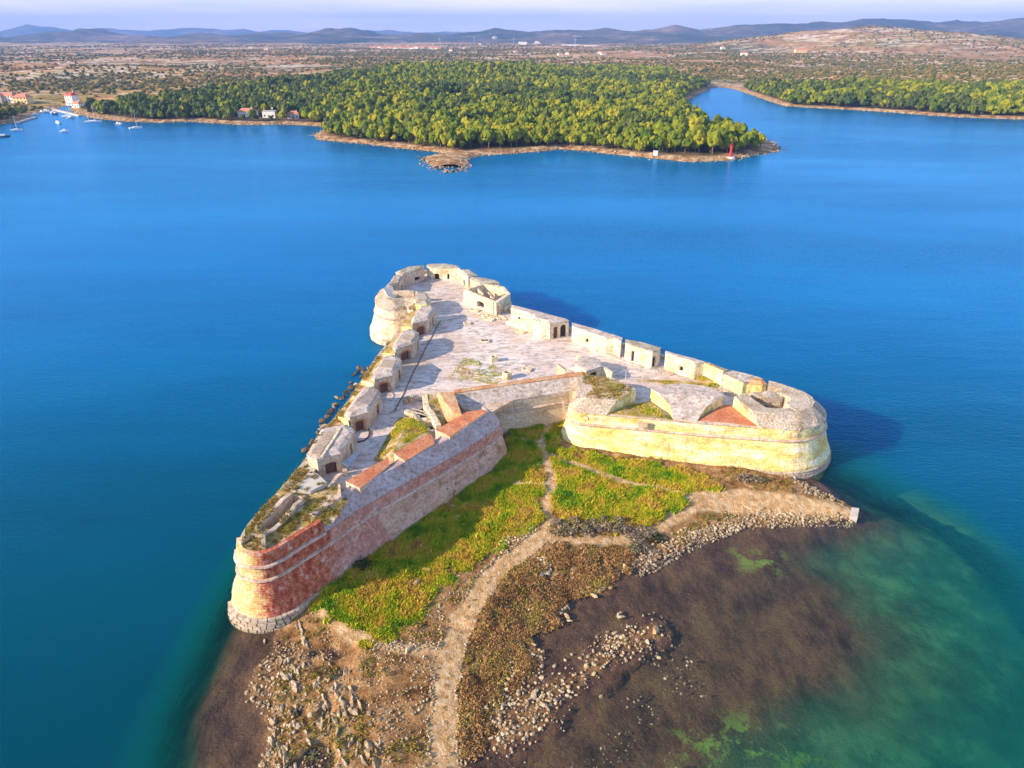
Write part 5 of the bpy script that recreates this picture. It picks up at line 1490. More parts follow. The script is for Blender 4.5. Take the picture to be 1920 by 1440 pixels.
def near_shore(c_):
    h, s_, f_ = ground_h(c_[:, 0], c_[:, 1]); dens = fbm(c_[:, 0] * .25, c_[:, 1] * .25, 3, 91)
    return (s_ > -0.6) & (s_ < 2.6) & (dens > .46)
scatter_stones(BIG, 2000, .06, .34, M['rock_white'], 'whitish stones strewn along the shore of the island', cond=near_shore)
scatter_stones(SHORE_STONES, 700, .06, .30, M['rock_white'], 'whitish stones piled along the outer edge of the spit')
scatter_stones(PP([(1330, 985), (1420, 966), (1600, 972), (1600, 982), (1400, 990), (1300, 1030), (1200, 1085), (1180, 1060)], .1), 900, .08, .30, M['rock'], 'brown stones at the waterline of the spit')
scatter_stones(PP([(1500, 905), (1530, 915), (1590, 945), (1580, 952), (1500, 930)], .1), 300, .10, .34, M['rock'], 'stones along the far side of the spit tip')
for k, s_ in enumerate(SPITS):
    xs = np.concatenate([np.linspace(s_[i].x, s_[i + 1].x, 40) for i in range(len(s_) - 1)]); ys = np.concatenate([np.linspace(s_[i].y, s_[i + 1].y, 40) for i in range(len(s_) - 1)])
    n_ = 200; j = rng.integers(0, len(xs), n_)
    p = np.column_stack([xs[j] + rng.normal(0, 1.3, n_), ys[j] + rng.normal(0, 1.1, n_)]); h, _, _ = gz(p)
    sc = .07 + .3 * rng.random(n_) ** 2
    merge_scatter('loose_stones', ROCK_T, np.column_stack([p, np.maximum(h, -.12) + .07]), sc, rng.uniform(0, 6, n_), M['rock_white'], ['whitish stones on the low bar in the brown shallows', 'stones between the creek and the bar', 'stones at the near edge of the marsh'][k], None, .3)
def rocky(c_):
    h, s_, f_ = ground_h(c_[:, 0], c_[:, 1]); dens = fbm(c_[:, 0] * .4, c_[:, 1] * .3, 3, 95)
    pm, gm, sm = masks(c_[:, 0], c_[:, 1])
    return (s_ > -.2) & (dens > .45) & (pm < .4) & (gm < .3) & (sm < .35)
scatter_stones(PP([(480, 1170), (600, 1150), (760, 1200), (840, 1120), (960, 1030), (1000, 985), (1010, 1010), (870, 1160), (835, 1300), (850, 1600), (500, 1600), (480, 1300)], .5), 3000, .04, .2, M['rock_white'], 'broken whitish stones littering the near platform', cond=rocky)
def path_edge(c_):
    pm, gm, sm = masks(c_[:, 0], c_[:, 1]); return (pm > .04) & (pm < .55)
scatter_stones(PP([(790, 1600), (790, 1300), (900, 1060), (1040, 980), (1060, 1030), (960, 1080), (880, 1200), (880, 1600)], .8), 800, .05, .24, M['rock_white'], 'pale stones along the edges of the dirt track', cond=path_edge)
p = pts_in(PP([(1000, 1620), (1000, 1340), (1090, 1200), (1250, 1140), (1330, 1300), (1200, 1620)], -.3), 380, lambda c_: fbm(c_[:, 0] * .3, c_[:, 1] * .3, 3, 55) > .5); h, _, _ = gz(p)
merge_scatter('loose_stones', ROCK_T, np.column_stack([p, np.maximum(h, -.2) + .12]), .06 + .18 * rng.random(len(p)) ** 2, rng.uniform(0, 6, len(p)), M['rock'], 'scattered stones breaking the surface of the brown shallows', None, .3)

p = pts_in(PP([(1352, 722), (1392, 722), (1398, 735), (1372, 744), (1358, 738)], 7), 260)
merge_scatter('rubble_stones', ROCK_T, np.column_stack([p, np.full(len(p), DK + 0.1)]), rng.uniform(.12, .38, len(p)), rng.uniform(0, 6, len(p)), M['roof_pale'], 'grey stone debris on the deck behind the red embrasure floor')
scatter_stones(PP([(1005, 1045), (1030, 1050), (1035, 1078), (1010, 1085)], .8), 260, .06, .28, M['stone_white'], 'patch of white stones amid the dry scrub')
scatter_stones(PP([(960, 985), (1000, 960), (1008, 1000), (985, 1015), (940, 1045), (925, 1040)], .9), 420, .06, .26, M['stone_white'], 'white stones along the meadow edge left of the path fork')
scatter_stones(PP([(700, 1205), (760, 1212), (830, 1208), (830, 1220), (760, 1230), (700, 1222)], .7), 240, .06, .22, M['rock_white'], 'pale stones below the near end of the meadow')
mid_ = [P(838, 1560, .8), P(838, 1440, .8), P(833, 1340, .8), P(843, 1235, .8), P(874, 1152, .8), P(924, 1084, .8), P(980, 1038, .8)]
tp = []
for a_, b_ in zip(mid_[:-1], mid_[1:]):
    L_ = (b_ - a_).length
    for k in range(int(L_ * 9)): q_ = a_.lerp(b_, random.random()); tp.append((q_.x + random.gauss(0, .16), q_.y + random.gauss(0, .1)))
tp = np.array([q for q in tp if random.random() < .22]); h, _, _ = gz(tp)
GT0 = [(v * np.array([1, 1, .45]), f) for v, f in [bush_tmpl(s) for s in range(3)]]
merge_scatter('track_verge', GT0, np.column_stack([tp, h]), rng.uniform(.08, .22, len(tp)), rng.uniform(0, 6, len(tp)), M['scrub'], 'strip of dry plants between the two ruts of the dirt track')
# grass and scrub
def tuft_tmpl(nb, spread, hgt, wid, lean, seed):
    r = random.Random(seed); V = []; Fc = []
    for i in range(nb):
        a = r.uniform(0, 6.28); d = spread * r.random() ** .5
        x, y = d * math.cos(a), d * math.sin(a); b = r.uniform(0, 6.28); w = wid * r.uniform(.7, 1.2)
        lx, ly = lean * r.gauss(0, 1), lean * r.gauss(0, 1); hh_ = hgt * r.uniform(.6, 1.1)
        k = len(V)
        V += [(x - w * math.cos(b), y - w * math.sin(b), -.05), (x + w * math.cos(b), y + w * math.sin(b), -.05), (x + lx, y + ly, hh_)]
        Fc.append((k, k + 1, k + 2))
    return np.array(V), np.array(Fc)
GT = [tuft_tmpl(9, .28, .42, .09, .14, s) for s in range(6)]
def in_grass(c_):
    pm, gm, sm = masks(c_[:, 0], c_[:, 1])
    ok = gm > .35 + .3 * rng.random(len(c_))
    return ok
n_g = 34000
allg = PP([(560, 1220), (700, 1230), (1340, 960), (1380, 900), (1060, 780), (950, 760), (560, 1100)], 1)
p = pts_in(allg, n_g, in_grass); h, _, _ = gz(p)
merge_scatter('meadow_grass', GT, np.column_stack([p, h]), rng.uniform(.5, 1.1, len(p)) * (.45 + 1.2 * fbm(p[:, 0] * .45, p[:, 1] * .45, 3, 77) ** 1.5 * 1.6), rng.uniform(0, 6, len(p)), M['grass'], 'long green and straw-coloured grass round the fortress walls')
# fortress is solid: grass under it is out of sight
BT = [bush_tmpl(s) for s in range(6)]
def in_scrub(c_):
    pm, gm, sm = masks(c_[:, 0], c_[:, 1]); dens = fbm(c_[:, 0] * .5, c_[:, 1] * .5, 3, 66)
    return (sm > .5) & (dens > .42)
p = pts_in(SCRUB_POLY, 5200, in_scrub); h, _, _ = gz(p)
merge_scatter('dry_scrub', BT, np.column_stack([p, h]), np.stack([rng.uniform(.22, .55, len(p))] * 3, -1) * np.array([1, 1, .9]), rng.uniform(0, 6, len(p)), M['scrub'], 'brown dry scrub between the dirt track and the brown shallows')
def sparse(c_):
    h, s_, f_ = ground_h(c_[:, 0], c_[:, 1]); dens = fbm(c_[:, 0] * .35, c_[:, 1] * .35, 3, 67)
    pm, gm, sm = masks(c_[:, 0], c_[:, 1])
    return (s_ > .5) & (dens > .5) & (pm < .2) & (gm < .5)
p = pts_in(BIG, 3600, sparse); h, _, _ = gz(p)
merge_scatter('dry_tufts', BT + GT, np.column_stack([p, h]), rng.uniform(.14, .42, len(p)), rng.uniform(0, 6, len(p)), M['dry_tuft'], 'low yellow-brown plants between the stones')
# grass on the ramparts and the mound
def on_top(poly, n, z, lab, s0=.3, s1=.8):
    p = pts_in(poly, n, lambda c_: fbm(c_[:, 0] * .6, c_[:, 1] * .6, 3, 71) > .43)
    p3 = []
    dg = bpy.context.evaluated_depsgraph_get()
    for a, b in p:
        hit, loc, nrm_, _, _, _ = scene.ray_cast(dg, Vector((a, b, 14)), Vector((0, 0, -1)))
        if hit and loc.z > 6.5 and loc.z < 10.3: p3.append((a, b, loc.z - .03))
    if p3: merge_scatter('rampart_grass', GT, np.array(p3), rng.uniform(s0, s1, len(p3)), rng.uniform(0, 6, len(p3)), M['dry_tuft'] if 'dry' in lab else M['grass'], lab)
hz.hide_set(False)
bpy.context.view_layer.update()
hz_loc = hz.location.copy(); hz.location.z = -5000; bpy.context.view_layer.update()
on_top(b1_poly, 1500, 9.2, 'dry grass on the earth top of the nearest bastion')
on_top(PP([(700, 862), (716, 836), (748, 782), (790, 792), (806, 812), (770, 834), (737, 850)], 8), 900, 8, 'green grass on the mound beside the deck', .3, .7)
on_top(PP([(722, 646), (699, 676), (634, 773), (576, 852), (500, 942), (520, 946), (600, 850), (660, 765), (720, 670), (750, 620)], 8), 900, 8, 'dry grass on the outer slope of the left rampart')
on_top(PP([(1092, 700), (1180, 712), (1190, 735), (1150, 755), (1090, 745)], 9), 500, 9, 'dry grass on the overgrown left merlon')
on_top(PP([(1150, 758), (1200, 750), (1240, 770), (1240, 785), (1160, 778)], 7.5), 260, 7, 'green grass in the left embrasure of the far bastion')
on_top(PP([(868, 672), (905, 668), (935, 690), (948, 712), (925, 722), (880, 712), (838, 712)], 7), 900, 7, 'green weeds growing between the deck slabs above the coping', .25, .6)
on_top(PP([(1306, 704), (1350, 714), (1346, 724), (1312, 716)], 7.5), 160, 7, 'green grass bank at the foot of the right rampart', .3, .7)
on_top(PP([(1190, 712), (1270, 713), (1330, 720), (1328, 727), (1240, 719)], 7.2), 220, 7, 'green grass strip on the deck behind the far bastion merlons', .2, .5)
on_top(PP([(700, 530), (742, 512), (800, 497), (860, 500), (936, 529), (957, 540), (930, 545), (860, 508), (800, 503), (730, 530), (715, 560)], 9.5), 420, 9, 'dry tufts on the roofs of the far tip', .2, .5)
on_top(PP([(1070, 606), (1300, 675), (1467, 720), (1460, 735), (1300, 690), (1070, 615)], 10), 520, 9, 'dry tufts along the top of the right rampart', .2, .5)
hz.location = hz_loc

# rounded grey bushes beside the lower path, single shrubs
def leaf_bush(name, loc, r, hgt, m, lab, grp=None, seed=0, n=160):
    V, Fc = bush_tmpl(seed, n, 1.0)
    V = V.copy() * np.array([r, r, hgt]) 
    Vc = np.array(V)
    # smaller leaves than a far bush: shrink each face about its centre
    for k in range(0, len(Vc), 3):
        c_ = Vc[k:k + 3].mean(0); Vc[k:k + 3] = c_ + (Vc[k:k + 3] - c_) * .55
    o = link_mesh(name, np_mesh(name, Vc, Fc), m, None, loc)
    return tag(o, lab, 'bush', grp)
M['bush_grey'] = foliage('grey_bush_foliage', (0.22, 0.17, 0.12), (0.27, 0.21, 0.15), (0.24, 0.20, 0.12), 1.0)
for i, (x, y) in enumerate([(1045, 990), (1062, 995), (1078, 990), (1095, 998), (1110, 992), (1125, 1000), (1140, 996), (1155, 1001), (1170, 1000), (1185, 1006), (1200, 1000), (1100, 1008), (1070, 1006), (1052, 1008), (1130, 984), (1160, 988), (1215, 1006), (1195, 1018), (1210, 1028), (1188, 1030)]):
    p = P(x, y, .8); h, _, _ = gz(np.array([[p.x, p.y]]))
    leaf_bush('round_bush', (p.x, p.y, h[0]), random.uniform(.7, 1.1), random.uniform(.6, .9), M['bush_grey'], 'rounded grey-brown bush in the row along the lower path', 'rounded bushes along the lower path', i, 220)
for x, y, r, lab, m in ((684, 1068, 1.3, 'dark green bush against the foot of the long front wall', 'bush'), (1395, 903, 1.2, 'brown-green bush at the foot of the far bastion, right of the meadow', 'bush_grey'), (1420, 905, 1.0, 'second low bush at the foot of the far bastion, nearer its round end', 'bush_grey'),
                        (1232, 1007, .9, 'bright green plant beside the lower path bend', 'bush'), (1020, 800, 1.1, 'green bush in the corner where path meets the middle wall', 'bush')):
    p = P(x, y, .9); h, _, _ = gz(np.array([[p.x, p.y]]))
    leaf_bush('bush', (p.x, p.y, h[0] - .1), r, r * .9, M[m], lab, None, int(x), 260)

# ------------------------------------------------------------------ pines of the mainland
def crown_mesh(name, seed, m, nclump=11, flatt=.75, dense=False):
    r = random.Random(seed)
    bm = bmesh.new()
    def blob(c_, rad, sub):
        ret = bmesh.ops.create_icosphere(bm, subdivisions=sub, radius=1)
        for v in ret['verts']:
            k = 1 + .34 * noise.noise(v.co * 2.0 + Vector((seed, c_[0], c_[1]))) + .22 * r.uniform(-1, 1)
            v.co = Vector(c_) + Vector((v.co.x, v.co.y, v.co.z * .8)) * rad * k
    blob((0, 0, .05), .60, 2)
    nclump = nclump + (6 if 'shrub' not in name else 0)
    for i in range(nclump):
        a = 2.4 * i + r.uniform(-.4, .4); el = r.uniform(-.35, 1.2); d = r.uniform(.48, .72)
        blob((math.cos(a) * math.cos(el) * d, math.sin(a) * math.cos(el) * d, math.sin(el) * d * flatt), r.uniform(.17, .38), 1)
    me = bpy.data.meshes.new(name); bm.to_mesh(me); bm.free(); me.materials.append(m)
    return me
def trunk_mesh(name, seed):
    r = random.Random(seed); bm = bmesh.new()
    def limb(p0, p1, r0, r1):
        d = (p1 - p0).normalized(); s = d.orthogonal().normalized(); u = d.cross(s)
        A = [bm.verts.new(p0 + (s * math.cos(k * 1.257) + u * math.sin(k * 1.257)) * r0) for k in range(5)]
        B = [bm.verts.new(p1 + (s * math.cos(k * 1.257) + u * math.sin(k * 1.257)) * r1) for k in range(5)]
        for k in range(5): bm.faces.new((A[k], A[(k + 1) % 5], B[(k + 1) % 5], B[k]))
    m1_ = Vector((r.uniform(-.05, .05), r.uniform(-.05, .05), .35)); t1_ = Vector((r.uniform(-.1, .1), r.uniform(-.1, .1), .8))
    limb(Vector((0, 0, -.1)), m1_, .035, .026); limb(m1_, t1_, .026, .012)
    for k in range(3):
        a = r.uniform(0, 6.28); limb(m1_.lerp(t1_, .2 + .2 * k), m1_.lerp(t1_, .5) + Vector((math.cos(a) * .25, math.sin(a) * .25, .15)), .014, .006)
    me = bpy.data.meshes.new(name); bm.to_mesh(me); bm.free(); me.materials.append(M['bark'])
    return me
CR = [crown_mesh('crown', 10 + s, M['pine'], 10 + s % 3, random.uniform(.6, .95)) for s in range(8)]
CRD = [crown_mesh('crown', 40 + s, M['pine_dark'], 9, .8) for s in range(4)]
TR = [trunk_mesh('trunk', s) for s in range(4)]

def forest_pts(poly, spacing, keep=1.0, seed=1):
    p = np.array([(q[0], q[1]) for q in poly]); lo, hi = p.min(0), p.max(0)
    lo = np.maximum(lo, [-1700, 380]); hi = np.minimum(hi, [1900, 3000])
    xs = np.arange(lo[0], hi[0], spacing); ys = np.arange(lo[1], hi[1], spacing)
    X, Y = np.meshgrid(xs, ys)
    X = (X + rng.uniform(-.42, .42, X.shape) * spacing).ravel(); Y = (Y + rng.uniform(-.42, .42, Y.shape) * spacing).ravel()
    ok = np.abs(np.arctan2(X, Y)) < R(52); X, Y = X[ok], Y[ok]
    s_ = sdf(poly, X, Y) + (fbm(X * .01, Y * .01, 4, 8) - .5) * (50 + 170 * sstep(900, 1500, np.hypot(X, Y)))
    c_ = sdf(COAST, X, Y)
    ok = (s_ > 0) & (c_ > 3.8) & (rng.random(X.shape) < keep)
    return np.column_stack([X[ok], Y[ok], c_[ok]])
fp = np.concatenate([forest_pts(FOREST[0], 5.3), forest_pts(FOREST[1], 5.5), forest_pts(FOREST[2], 5.8)])
def G(px, py):
    z = 4.0
    for _ in range(12):
        p = P(px, py, z); h_, _ = land_h(np.array([p.x]), np.array([p.y])); z = 0.5 * z + 0.5 * float(h_[0])
    return P(px, py, z)
CLEAR = [(G(854, 183), 16, 22), (G(838, 306), 34, 30), (G(870, 286), 30, 11), (G(930, 286), 24, 10), (G(985, 281), 18, 7), (G(466, 222), 11, 16), (G(507, 223), 9, 16), (G(552, 225), 8, 15), (G(1300, 292), 22, 9), (G(1340, 296), 15, 8),
         (G(1369, 296), 9, 9), (G(1229, 290), 5, 6), (G(140, 200), 26, 20)]
ok = np.ones(len(fp), bool)
for c_, rx, ry in CLEAR: ok &= ((fp[:, 0] - c_.x) / rx) ** 2 + ((fp[:, 1] - c_.y) / ry) ** 2 > 1
thin = fbm(fp[:, 0] * .012, fp[:, 1] * .012, 3, 19)
ok &= (thin > .42) | (rng.random(len(fp)) < .62)
fp = fp[ok]
fp = fp[np.argsort(np.hypot(fp[:, 0], fp[:, 1]))]
fz, _ = land_h(fp[:, 0], fp[:, 1])
hts = 0.9 * (6.5 + 8.5 * rng.random(len(fp)) ** 1.3) * (0.75 + 0.5 * fbm(fp[:, 0] * .02, fp[:, 1] * .02, 3, 99)) * np.where(fp[:, 2] < 12, .82, 1)
rad = hts * rng.uniform(.26, .38, len(fp))
NI = 300
for i in range(min(NI, len(fp))):
    t_ = empty('pine_tree', (fp[i, 0], fp[i, 1], fz[i]), random.uniform(0, 6.28))
    left_ = fp[i, 0] < P(900, 285, 0).x
    fx = 960 + FPX * fp[i, 0] / (fp[i, 1] * CP + (H - 5) * SP)
    zone = 'left tip of the wooded headland' if fx < 700 else 'shore left of the rocky islet spit' if fx < 800 else 'shore just behind the rocky islet spit' if fx < 900 else 'shore right of the islet spit' if fx < 1010 else 'middle of the headland shore' if fx < 1120 else 'shore left of the tiny white hut' if fx < 1215 else 'shore between white hut and red lighthouse' if fx < 1350 else 'point beside the red lighthouse' if fx < 1400 else 'very end of the headland beyond the lighthouse'
    row_ = 'waterside' if fp[i, 2] < 11 else 'inland'
    size_ = 'tall' if hts[i] > 11 else 'low'
    tag(t_, size_ + ' green ' + row_ + ' pine at the ' + zone, 'pine tree', size_ + ' ' + row_ + ' pines, ' + zone)
    c_ = bpy.data.objects.new('crown', CR[i % 8]); COL.objects.link(c_); c_.parent = t_
    c_.location = (0, 0, hts[i] * .50); c_.scale = (rad[i] * 1.3, rad[i] * 1.3, hts[i] * .62)
    k_ = bpy.data.objects.new('trunk', TR[i % 4]); COL.objects.link(k_); k_.parent = t_
    k_.scale = (hts[i] * .9,) * 3

def gn_scatter(name, pos, scl, rot, var, objs, label, mesh_mat=None):
    me = bpy.data.meshes.new(name); me.vertices.add(len(pos)); me.vertices.foreach_set('co', np.asarray(pos, np.float32).ravel())
    a = me.attributes.new('scl', 'FLOAT_VECTOR', 'POINT'); a.data.foreach_set('vector', np.asarray(scl, np.float32).ravel())
    a = me.attributes.new('rot', 'FLOAT_VECTOR', 'POINT'); a.data.foreach_set('vector', np.asarray(rot, np.float32).ravel())
    a = me.attributes.new('var', 'INT', 'POINT'); a.data.foreach_set('value', np.asarray(var, np.int32))
    o = bpy.data.objects.new(name, me); COL.objects.link(o)
    ng = bpy.data.node_groups.new(name, 'GeometryNodeTree')
    ng.interface.new_socket('Geometry', in_out='INPUT', socket_type='NodeSocketGeometry')
    ng.interface.new_socket('Geometry', in_out='OUTPUT', socket_type='NodeSocketGeometry')
    N, L = ng.nodes, ng.links
    gi, go, jn = N.new('NodeGroupInput'), N.new('NodeGroupOutput'), N.new('GeometryNodeJoinGeometry')
    def na(nm, ty):
        n = N.new('GeometryNodeInputNamedAttribute'); n.data_type = ty; n.inputs['Name'].default_value = nm
        return [s for s in n.outputs if s.enabled][0]
    s_scl, s_rot, s_var = na('scl', 'FLOAT_VECTOR'), na('rot', 'FLOAT_VECTOR'), na('var', 'INT')
    for k, ob in enumerate(objs):
        ip = N.new('GeometryNodeInstanceOnPoints'); oi = N.new('GeometryNodeObjectInfo'); oi.inputs['Object'].default_value = ob
        cm = N.new('FunctionNodeCompare'); cm.data_type = 'INT'; cm.operation = 'EQUAL'
        ins = [s for s in cm.inputs if s.enabled and s.type == 'INT']
        L.new(s_var, ins[0]); ins[1].default_value = k
        L.new(gi.outputs[0], ip.inputs['Points']); L.new([s for s in cm.outputs if s.enabled][0], ip.inputs['Selection'])
        L.new(oi.outputs['Geometry'], ip.inputs['Instance']); L.new(s_rot, ip.inputs['Rotation']); L.new(s_scl, ip.inputs['Scale'])
        L.new(ip.outputs[0], jn.inputs[0])
    L.new(jn.outputs[0], go.inputs[0])
    md = o.modifiers.new('scatter', 'NODES'); md.node_group = ng
    tag(o, label, None, None, 'stuff')
    return o
def src(me): return bpy.data.objects.new(me.name + '_form', me)
srcs = [src(m) for m in CR] + [src(m) for m in CRD]
rest = slice(NI, None)
n_r = len(fp) - NI
pz = np.column_stack([fp[rest, 0], fp[rest, 1], fz[rest] + hts[rest] * .50])
dist_ = np.hypot(fp[rest, 0], fp[rest, 1])
darkp = (fp[rest, 0] < P(560, 236, 0).x) | (fbm(fp[rest, 0] * .006, fp[rest, 1] * .006, 3, 29) > .60)
var = np.where((darkp & (rng.random(n_r) < .7)) | (rng.random(n_r) < .16), rng.integers(8, 12, n_r), rng.integers(0, 8, n_r))
gn_scatter('pine_wood', pz, np.column_stack([rad[rest] * 1.25, rad[rest] * 1.25, hts[rest] * .62]), np.column_stack([np.zeros(n_r), np.zeros(n_r), rng.uniform(0, 6.28, n_r)]), var, srcs, 'dense green pine wood covering the headland and the right shore')
print('TREES', len(fp))

# scattered maquis on the plain
nb = 84000
u = rng.random(nb); rr = np.exp(np.log(700) + u * (math.log(3900) - math.log(700))); aa = rng.uniform(R(-52), R(52), nb)
bx, by = rr * np.sin(aa), rr * np.cos(aa)
den = fbm(bx * .004, by * .004, 4, 51)
okb = (den > .47 + rng.normal(0, .06, nb)) & (sdf(COAST, bx, by) > 8)
bx, by = bx[okb], by[okb]
bz, _ = land_h(bx, by)
nb = len(bx); bs = rng.uniform(1.0, 3.2, nb) * (1 + rr[okb] / 2500 * .5)
MB_ = [crown_mesh('shrub', 70 + s, M['bush_far'], 6, .8) for s in range(4)]
gn_scatter('maquis', np.column_stack([bx, by, bz + bs * .3]), np.column_stack([bs, bs, bs * rng.uniform(.6, 1.0, nb)]), np.column_stack([np.zeros(nb), np.zeros(nb), rng.uniform(0, 6, nb)]), rng.integers(0, 4, nb), [src(m) for m in MB_], 'dark green maquis bushes dotted over the plain')

# stones of the islet and white rocks of the far shore
ct = np.array([(p.x, p.y) for p in COAST[1:-5]])
cl = np.concatenate([[0], np.cumsum(np.linalg.norm(np.diff(ct, axis=0), axis=1))])
n_ = 2600; s_ = rng.uniform(0, cl[-1], n_)
cx, cy = np.interp(s_, cl, ct[:, 0]) + rng.normal(0, 2.2, n_), np.interp(s_, cl, ct[:, 1]) + rng.normal(0, 2.2, n_)
cz, cs = land_h(cx, cy); k_ = (np.abs(cs) < 6) & (cy < 1500)
merge_scatter('shore_rocks', ROCK_T, np.column_stack([cx[k_], cy[k_], np.maximum(cz[k_], -.2) + .1]), rng.uniform(.3, 1.1, k_.sum()), rng.uniform(0, 6, k_.sum()), M['rock'], 'pale rocks along the far shore below the pines', None, .2)
rr_ = []
for (a, b, c_, d_) in ((805, 297, 836, 322), (838, 322, 872, 318), (790, 296, 800, 300), (872, 300, 880, 312)):
    A, B = P(a, b), P(c_, d_)
    for k in range(9): q = A.lerp(B, (k + random.random()) / 9); rr_.append((q.x + random.gauss(0, 1.2), q.y + random.gauss(0, 1.6)))
boulders(np.array(rr_), np.full(len(rr_), .15), rng.uniform(.7, 1.5, len(rr_)), rng.uniform(0, 3, len(rr_)), RVD[:3] + RV[:3], 'brown rock at the water edge of the small rocky islet spit', 'rocks round the far islet spit', 1.2)

# ------------------------------------------------------------------ lighthouse, kiosk
lh = empty('lighthouse', (0, 0, 0)); p = P(1369, 298, 0); lh.location = (p.x, p.y, 0)
tag(lh, 'small red harbour lighthouse on a white base at the headland point', 'lighthouse')
bm = bmesh.new(); cyl(bm, 2.6, 2.2, -1.0, 10, 2.4); bm_obj('base', bm, M['white'], lh)
bm = bmesh.new(); cyl(bm, .8, 1.2, 1.2, 12, .75); cyl(bm, .75, 4.3, 2.4, 12, .58); bm_obj('tower', bm, M['red'], lh)
bm = bmesh.new(); cyl(bm, 1.05, .18, 6.7, 12)
for k in range(8):
    a = k * math.pi / 4; boxv(bm, .06, .06, .7, (math.cos(a) * .98, math.sin(a) * .98, 7.2))
bm_obj('gallery', bm, M['red'], lh)
bm = bmesh.new(); cyl(bm, .42, .9, 6.88, 10); bm_obj('lantern', bm, M['glass'], lh)
bm = bmesh.new(); cyl(bm, .5, .5, 7.78, 10, .08); cyl(bm, .05, .8, 8.2, 6); bm_obj('cap', bm, M['red'], lh)
p = P(1229, 291, 1.2); kk = empty('shore_kiosk', (p.x, p.y, .8)); tag(kk, 'tiny white square hut on the pale rocks left of the lighthouse', 'hut')
bm = bmesh.new(); boxv(bm, 2.0, 2.0, 2.6, (0, 0, 1.2)); bm_obj('wall', bm, M['white'], kk)
bm = bmesh.new(); boxv(bm, 2.3, 2.3, .25, (0, 0, 2.65)); bm_obj('roof', bm, M['white'], kk)

# ------------------------------------------------------------------ houses
def house(px, py, w, d, h, rz, label, wm='plaster', rm='tile_red', group=None, detail=True, hip=True, cat='house', rise=.35, flatr=False, name='house', floors=2):
    p = G(px, py); o = empty(name, (p.x, p.y, p.z - .3), rz); tag(o, label, cat, group)
    bm = bmesh.new(); boxv(bm, w, d, h + .6, (0, 0, h / 2)); bm_obj('wall', bm, M[wm], o)
    bm = bmesh.new()
    if flatr: boxv(bm, w + .4, d + .4, .3, (0, 0, h + .45))
    else:
        e = .5; rz_ = d * rise; z0 = h + .28
        b = [bm.verts.new(v) for v in ((-w / 2 - e, -d / 2 - e, z0), (w / 2 + e, -d / 2 - e, z0), (w / 2 + e, d / 2 + e, z0), (-w / 2 - e, d / 2 + e, z0))]
        k = (w / 2 - d / 2 * .8) if hip else w / 2 + e
        r_ = [bm.verts.new((-k, 0, z0 + rz_)), bm.verts.new((k, 0, z0 + rz_))]
        bm.faces.new((b[0], b[1], r_[1], r_[0])); bm.faces.new((b[2], b[3], r_[0], r_[1])); bm.faces.new((b[1], b[2], r_[1])); bm.faces.new((b[3], b[0], r_[0])); bm.faces.new(b[::-1])
    ro_ = bm_obj('roof', bm, M[rm], o)
    if detail:
        bm = bmesh.new(); boxv(bm, .7, .7, 1.6, (w * .22, d * .1, h + d * rise)); bm_obj('chimney', bm, M[wm], ro_)
        nw = max(2, int(w / 3))
        for f_ in range(floors):
            for i in range(nw):
                x = -w / 2 + w * (i + .5) / nw
                if f_ == 0 and i == nw // 2:
                    bm = bmesh.new(); boxv(bm, 1.1, .16, 2.1, (x, -d / 2 - .02, 1.3)); bm_obj('door', bm, M['infill'], o); continue
                bm = bmesh.new(); boxv(bm, 1.0, .14, 1.3, (x, -d / 2 - .02, 1.9 + f_ * 2.9)); bm_obj('window', bm, M['glass'], o)
    return o
house(20, 191, 15, 9, 5.6, -.15, 'long cream house with an orange hipped roof on the left cape', 'plaster', 'tile_orange')
house(45, 193, 14, 9, 5.2, -.1, 'yellow-walled house with an orange roof beside the long cream house', 'plaster_cream', 'tile_orange')
house(1, 191, 8, 8, 5.0, 0, 'small grey house cut by the left edge of the photo', 'concrete', 'tile_orange')
house(138, 196, 9, 8, 8.4, -.35, 'tall white house with a bright red roof above the small harbour', 'plaster', 'tile_red', floors=3)
house(147, 201, 9, 6, 3.2, -.35, 'low annex with a salmon roof below the tall white house', 'plaster', 'tile_orange', floors=1)
house(466, 219, 14, 7, 4.2, 0, 'white holiday house half hidden by pines, leftmost of the three on the shore', 'plaster', 'tile_orange', floors=1)
house(507, 220, 10, 7, 4.6, 0, 'white holiday house half hidden by pines, middle of the three on the shore', 'plaster', 'concrete', floors=1, flatr=True)
house(552, 222, 9, 6, 3.6, 0, 'grey-white holiday house half hidden by pines, rightmost of the three on the shore', 'concrete', 'tile_orange', floors=1)
house(1501, 98, 30, 12, 6.5, 0, 'lone cream building on the plain left of the stony hill', 'plaster_cream', 'tile_orange')
house(1468, 84, 55, 18, 6, 0, 'distant white hall with a red roof near the foot of the hills', 'plaster', 'tile_red', detail=False, cat='building', name='building')
VG = 'white houses of the far village row'
for i in range(26):
    x = 697 + i * 5.0 + random.uniform(-1.5, 1.5)
    house(x, 91.5 + random.uniform(-1.0, 1.6), random.uniform(12, 20), 11, random.uniform(4.5, 7), random.uniform(-.2, .2), 'tiny white house in the distant village row below the hills', 'plaster' if random.random() < .8 else 'plaster_cream', 'tile_orange', VG, False)
for i, (x, y) in enumerate([(1063, 102), (1131, 103), (1050, 104), (1125, 101), (966, 99), (845, 96), (870, 92), (889, 86), (900, 84), (930, 88), (1325, 85), (1355, 92), (1395, 104), (60, 78), (480, 92), (500, 94), (470, 91)]):
    house(x, y, random.uniform(9, 16), 8, random.uniform(3.5, 5.5), random.uniform(-.3, .3), 'tiny isolated pale house far out on the scrub plain', 'plaster', 'tile_orange', 'isolated houses on the plain', False)
